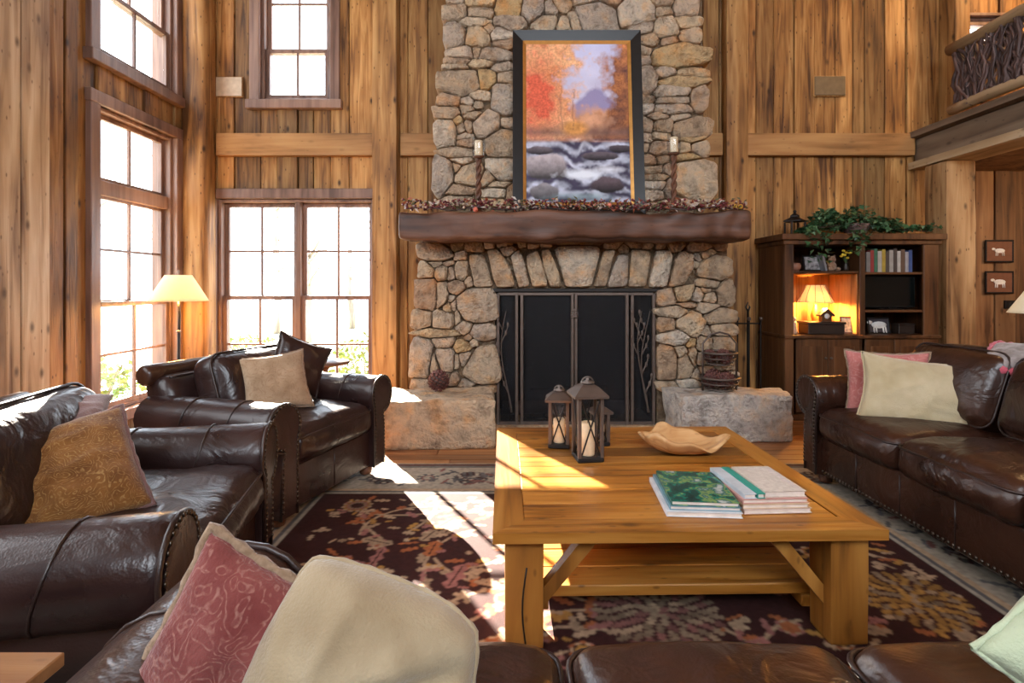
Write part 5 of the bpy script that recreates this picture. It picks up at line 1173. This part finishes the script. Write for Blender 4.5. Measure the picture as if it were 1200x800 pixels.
for a in (0, 2.1, 4.2): MB().tube([(0, 0, 1.43), (.114*math.cos(a), .114*math.sin(a), 1.44)], .003, 5).build('spider_arm', M['ironb'], fl_)
MB().ball((.05, 0, 1.31), .03, 8, 6).build('bulb', plain('bulb_b', (1, .8, .5), .5, emis=(1, .7, .35), es=8), fl_, True)
lamp('floor_lamp_light', 'POINT', (.0, -.03, 1.225), 40, (1, .46, .11), fl_, shadow_soft_size=.04)
lamp('floor_lamp_upper_light', 'POINT', (.0, -.03, 1.33), 14, (1, .56, .22), fl_, shadow_soft_size=.04)
st = thing('side_table', 'small round wooden side table behind the armchair by the double window', 'table', (-1.66, 4.72, 0))
MB().lathe([(0, .655), (.20, .655), (.21, .665), (.20, .68), (0, .68)], 24).build('top', M['mantel'], st, True)
MB().lathe([(.03, .03), (.022, .2), (.035, .35), (.02, .6), (.06, .655)], 14).build('stem', M['mantel'], st, True)
for k in range(3): a = 2*PI*k/3; MB().tube([(0, 0, .16), (.10*math.cos(a), .10*math.sin(a), .10), (.19*math.cos(a), .19*math.sin(a), .015)], .015, 7).build('leg', M['mantel'], st, True)
et = thing('end_table', 'reddish wooden end table at the lower left corner beside the foreground sofa', 'table', (-1.28, .85, RT))
for k in range(5): MB().cbox(-.32, .32, -.30+k*.12+.001, -.30+(k+1)*.12-.001, .515, .545, .003).build('top_plank', M['floor'], et)
for sx in (-1, 1):
    for sy in (-1, 1): MB().cbox(sx*.27-.025, sx*.27+.025, sy*.25-.025, sy*.25+.025, 0, .515, .004).build('leg', M['mantel'], et)
for sy in (-1, 1): MB().cbox(-.25, .25, sy*.25-.012, sy*.25+.012, .43, .513, .003).build('apron', M['mantel'], et)
for sx in (-1, 1): MB().cbox(sx*.27-.012, sx*.27+.012, -.23, .23, .43, .513, .003).build('apron', M['mantel'], et)
so = thing('sofa_table', 'narrow wooden console table behind the right sofa', 'table', (3.52, 3.2, 0))
MB().cbox(-.2, .2, -.75, .75, .72, .755, .004).build('top', M['cab'], so)
for sx in (-1, 1):
    for sy in (-1, 1): MB().cbox(sx*.17-.022, sx*.17+.022, sy*.70-.022, sy*.70+.022, 0, .72, .004).build('leg', M['cab'], so)
sl = thing('table_lamp', 'table lamp with white shade at the right edge behind the sofa', 'lamp', (3.56, 3.54, .755))
MB().lathe([(0, 0), (.08, 0), (.08, .02), (.03, .04), (.05, .15), (.06, .22), (.02, .33), (.012, .40)], 16).build('body', M['ironb'], sl, True)
bell(MB(), .24, .12, .405, .60, 28, .0).build('shade', shademat('lamp_shade_white', (.80, .80, .76), .12), sl, True)
for a in (0, 2.1, 4.2): MB().tube([(0, 0, .40), (.19*math.cos(a), .19*math.sin(a), .49)], .003, 5).build('spider_arm', M['ironb'], sl)
gb = 'books on the console behind the sofa'
for k, (nm, c, t) in enumerate((('teal book at the bottom of the console stack', (.10, .30, .24), .05), ('white book in the middle of the console stack', (.70, .70, .70), .04), ('orange book on top of the console stack', (.62, .22, .05), .03))):
    book(nm, (3.56, 3.80+.01*k, .756+[0, .05, .09][k]), .20-.02*k, .28, t, 80+5*k, cov('console_cover_%d' % k, c), gb)

# ------------------------------------------------------------------ outside the windows
structure('ground_outside', MB().box(-40, 12, 6.25, 60, -.6, -.3).box(-40, -3.85, -20, 6.25, -.6, -.3), plain('winter_lawn', (.34, .32, .22), .9, noise=.3, nscale=1))
M['bark'] = wood('bare_bark', (.14, .12, .10), (.24, .21, .18), (.34, .30, .26), rand=.3, knots=0)
M['bush'] = plain('bush_leaf', (.16, .24, .06), .6, noise=.4, nscale=9)
tp = [(-5.2, 13.5), (-3.7, 16), (-9.6, 15), (-2.6, 11.5), (-9.9, 12), (-6.1, 20), (-4.4, 24), (-10.5, 8.5), (-8.2, 18.5)]
desc = ['bare tree behind the left pane of the double window', 'bare tree behind the right pane of the double window', 'slim bare tree further left outside the double window', 'nearest bare tree outside the double window, right side', 'bare tree outside the tall left window', 'distant bare tree beyond the double window', 'farthest bare tree seen through the double window', 'nearest bare tree outside the tall left window', 'distant bare tree outside the tall left window']
rt = random.Random(41)
for (x, yy), dl in zip(tp, desc):
    t = thing('bare_tree', dl, 'tree', (x, yy, -.3), 0, 'bare trees outside the windows'); hgt = rt.uniform(6, 8)
    MB().tube(wig((0, 0, 0), (rt.uniform(-.4, .4), 0, hgt), 12, .25, int(x*10)+200), [.13*(1-k*.07) for k in range(13)], 7).build('trunk', M['bark'], t, True)
    for k in range(9):
        z = rt.uniform(1.6, hgt*.9); a = rt.uniform(0, 6.3); L = rt.uniform(.8, 1.8)
        MB().tube(wig((0, 0, z), (L*math.cos(a), L*math.sin(a), z+L*rt.uniform(.4, .9)), 5, .3, k*3), [.04, .032, .025, .018, .012, .006], 5).build('branch', M['bark'], t, True)
rb = random.Random(8)
def bush(label, loc, R, hh):
    t = thing('shrub', label, 'shrub', loc); mb = MB()
    for k in range(700):
        d = Vector((rb.gauss(0, 1), rb.gauss(0, 1), rb.gauss(0, 1))).normalized()*rb.uniform(.55, 1); p = Vector((d.x*R, d.y*R, hh*(.5+.5*d.z)))
        leaf_mb(mb, p, rb.uniform(.05, .11), rb.uniform(.018, .035), Euler((rb.uniform(-2, 2), rb.uniform(-2, 2), rb.uniform(0, 6))).to_matrix())
    stuff(mb.build('foliage', M['bush'], t))
    for k in range(6): a = k*1.05; MB().tube([(0, 0, 0), (R*.3*math.cos(a), R*.3*math.sin(a), hh*.4), (R*.6*math.cos(a), R*.6*math.sin(a), hh*.85)], .012, 5).build('stem', M['bark'], t)
bush('yellow-green shrub outside the foot of the tall left window', (-4.75, 6.0, -.3), .55, .85)
bush('green shrub outside the right pane of the double window', (-2.15, 7.9, -.3), .6, .95)
bush('green shrub outside the left pane of the double window', (-4.6, 9.4, -.3), .7, .8)
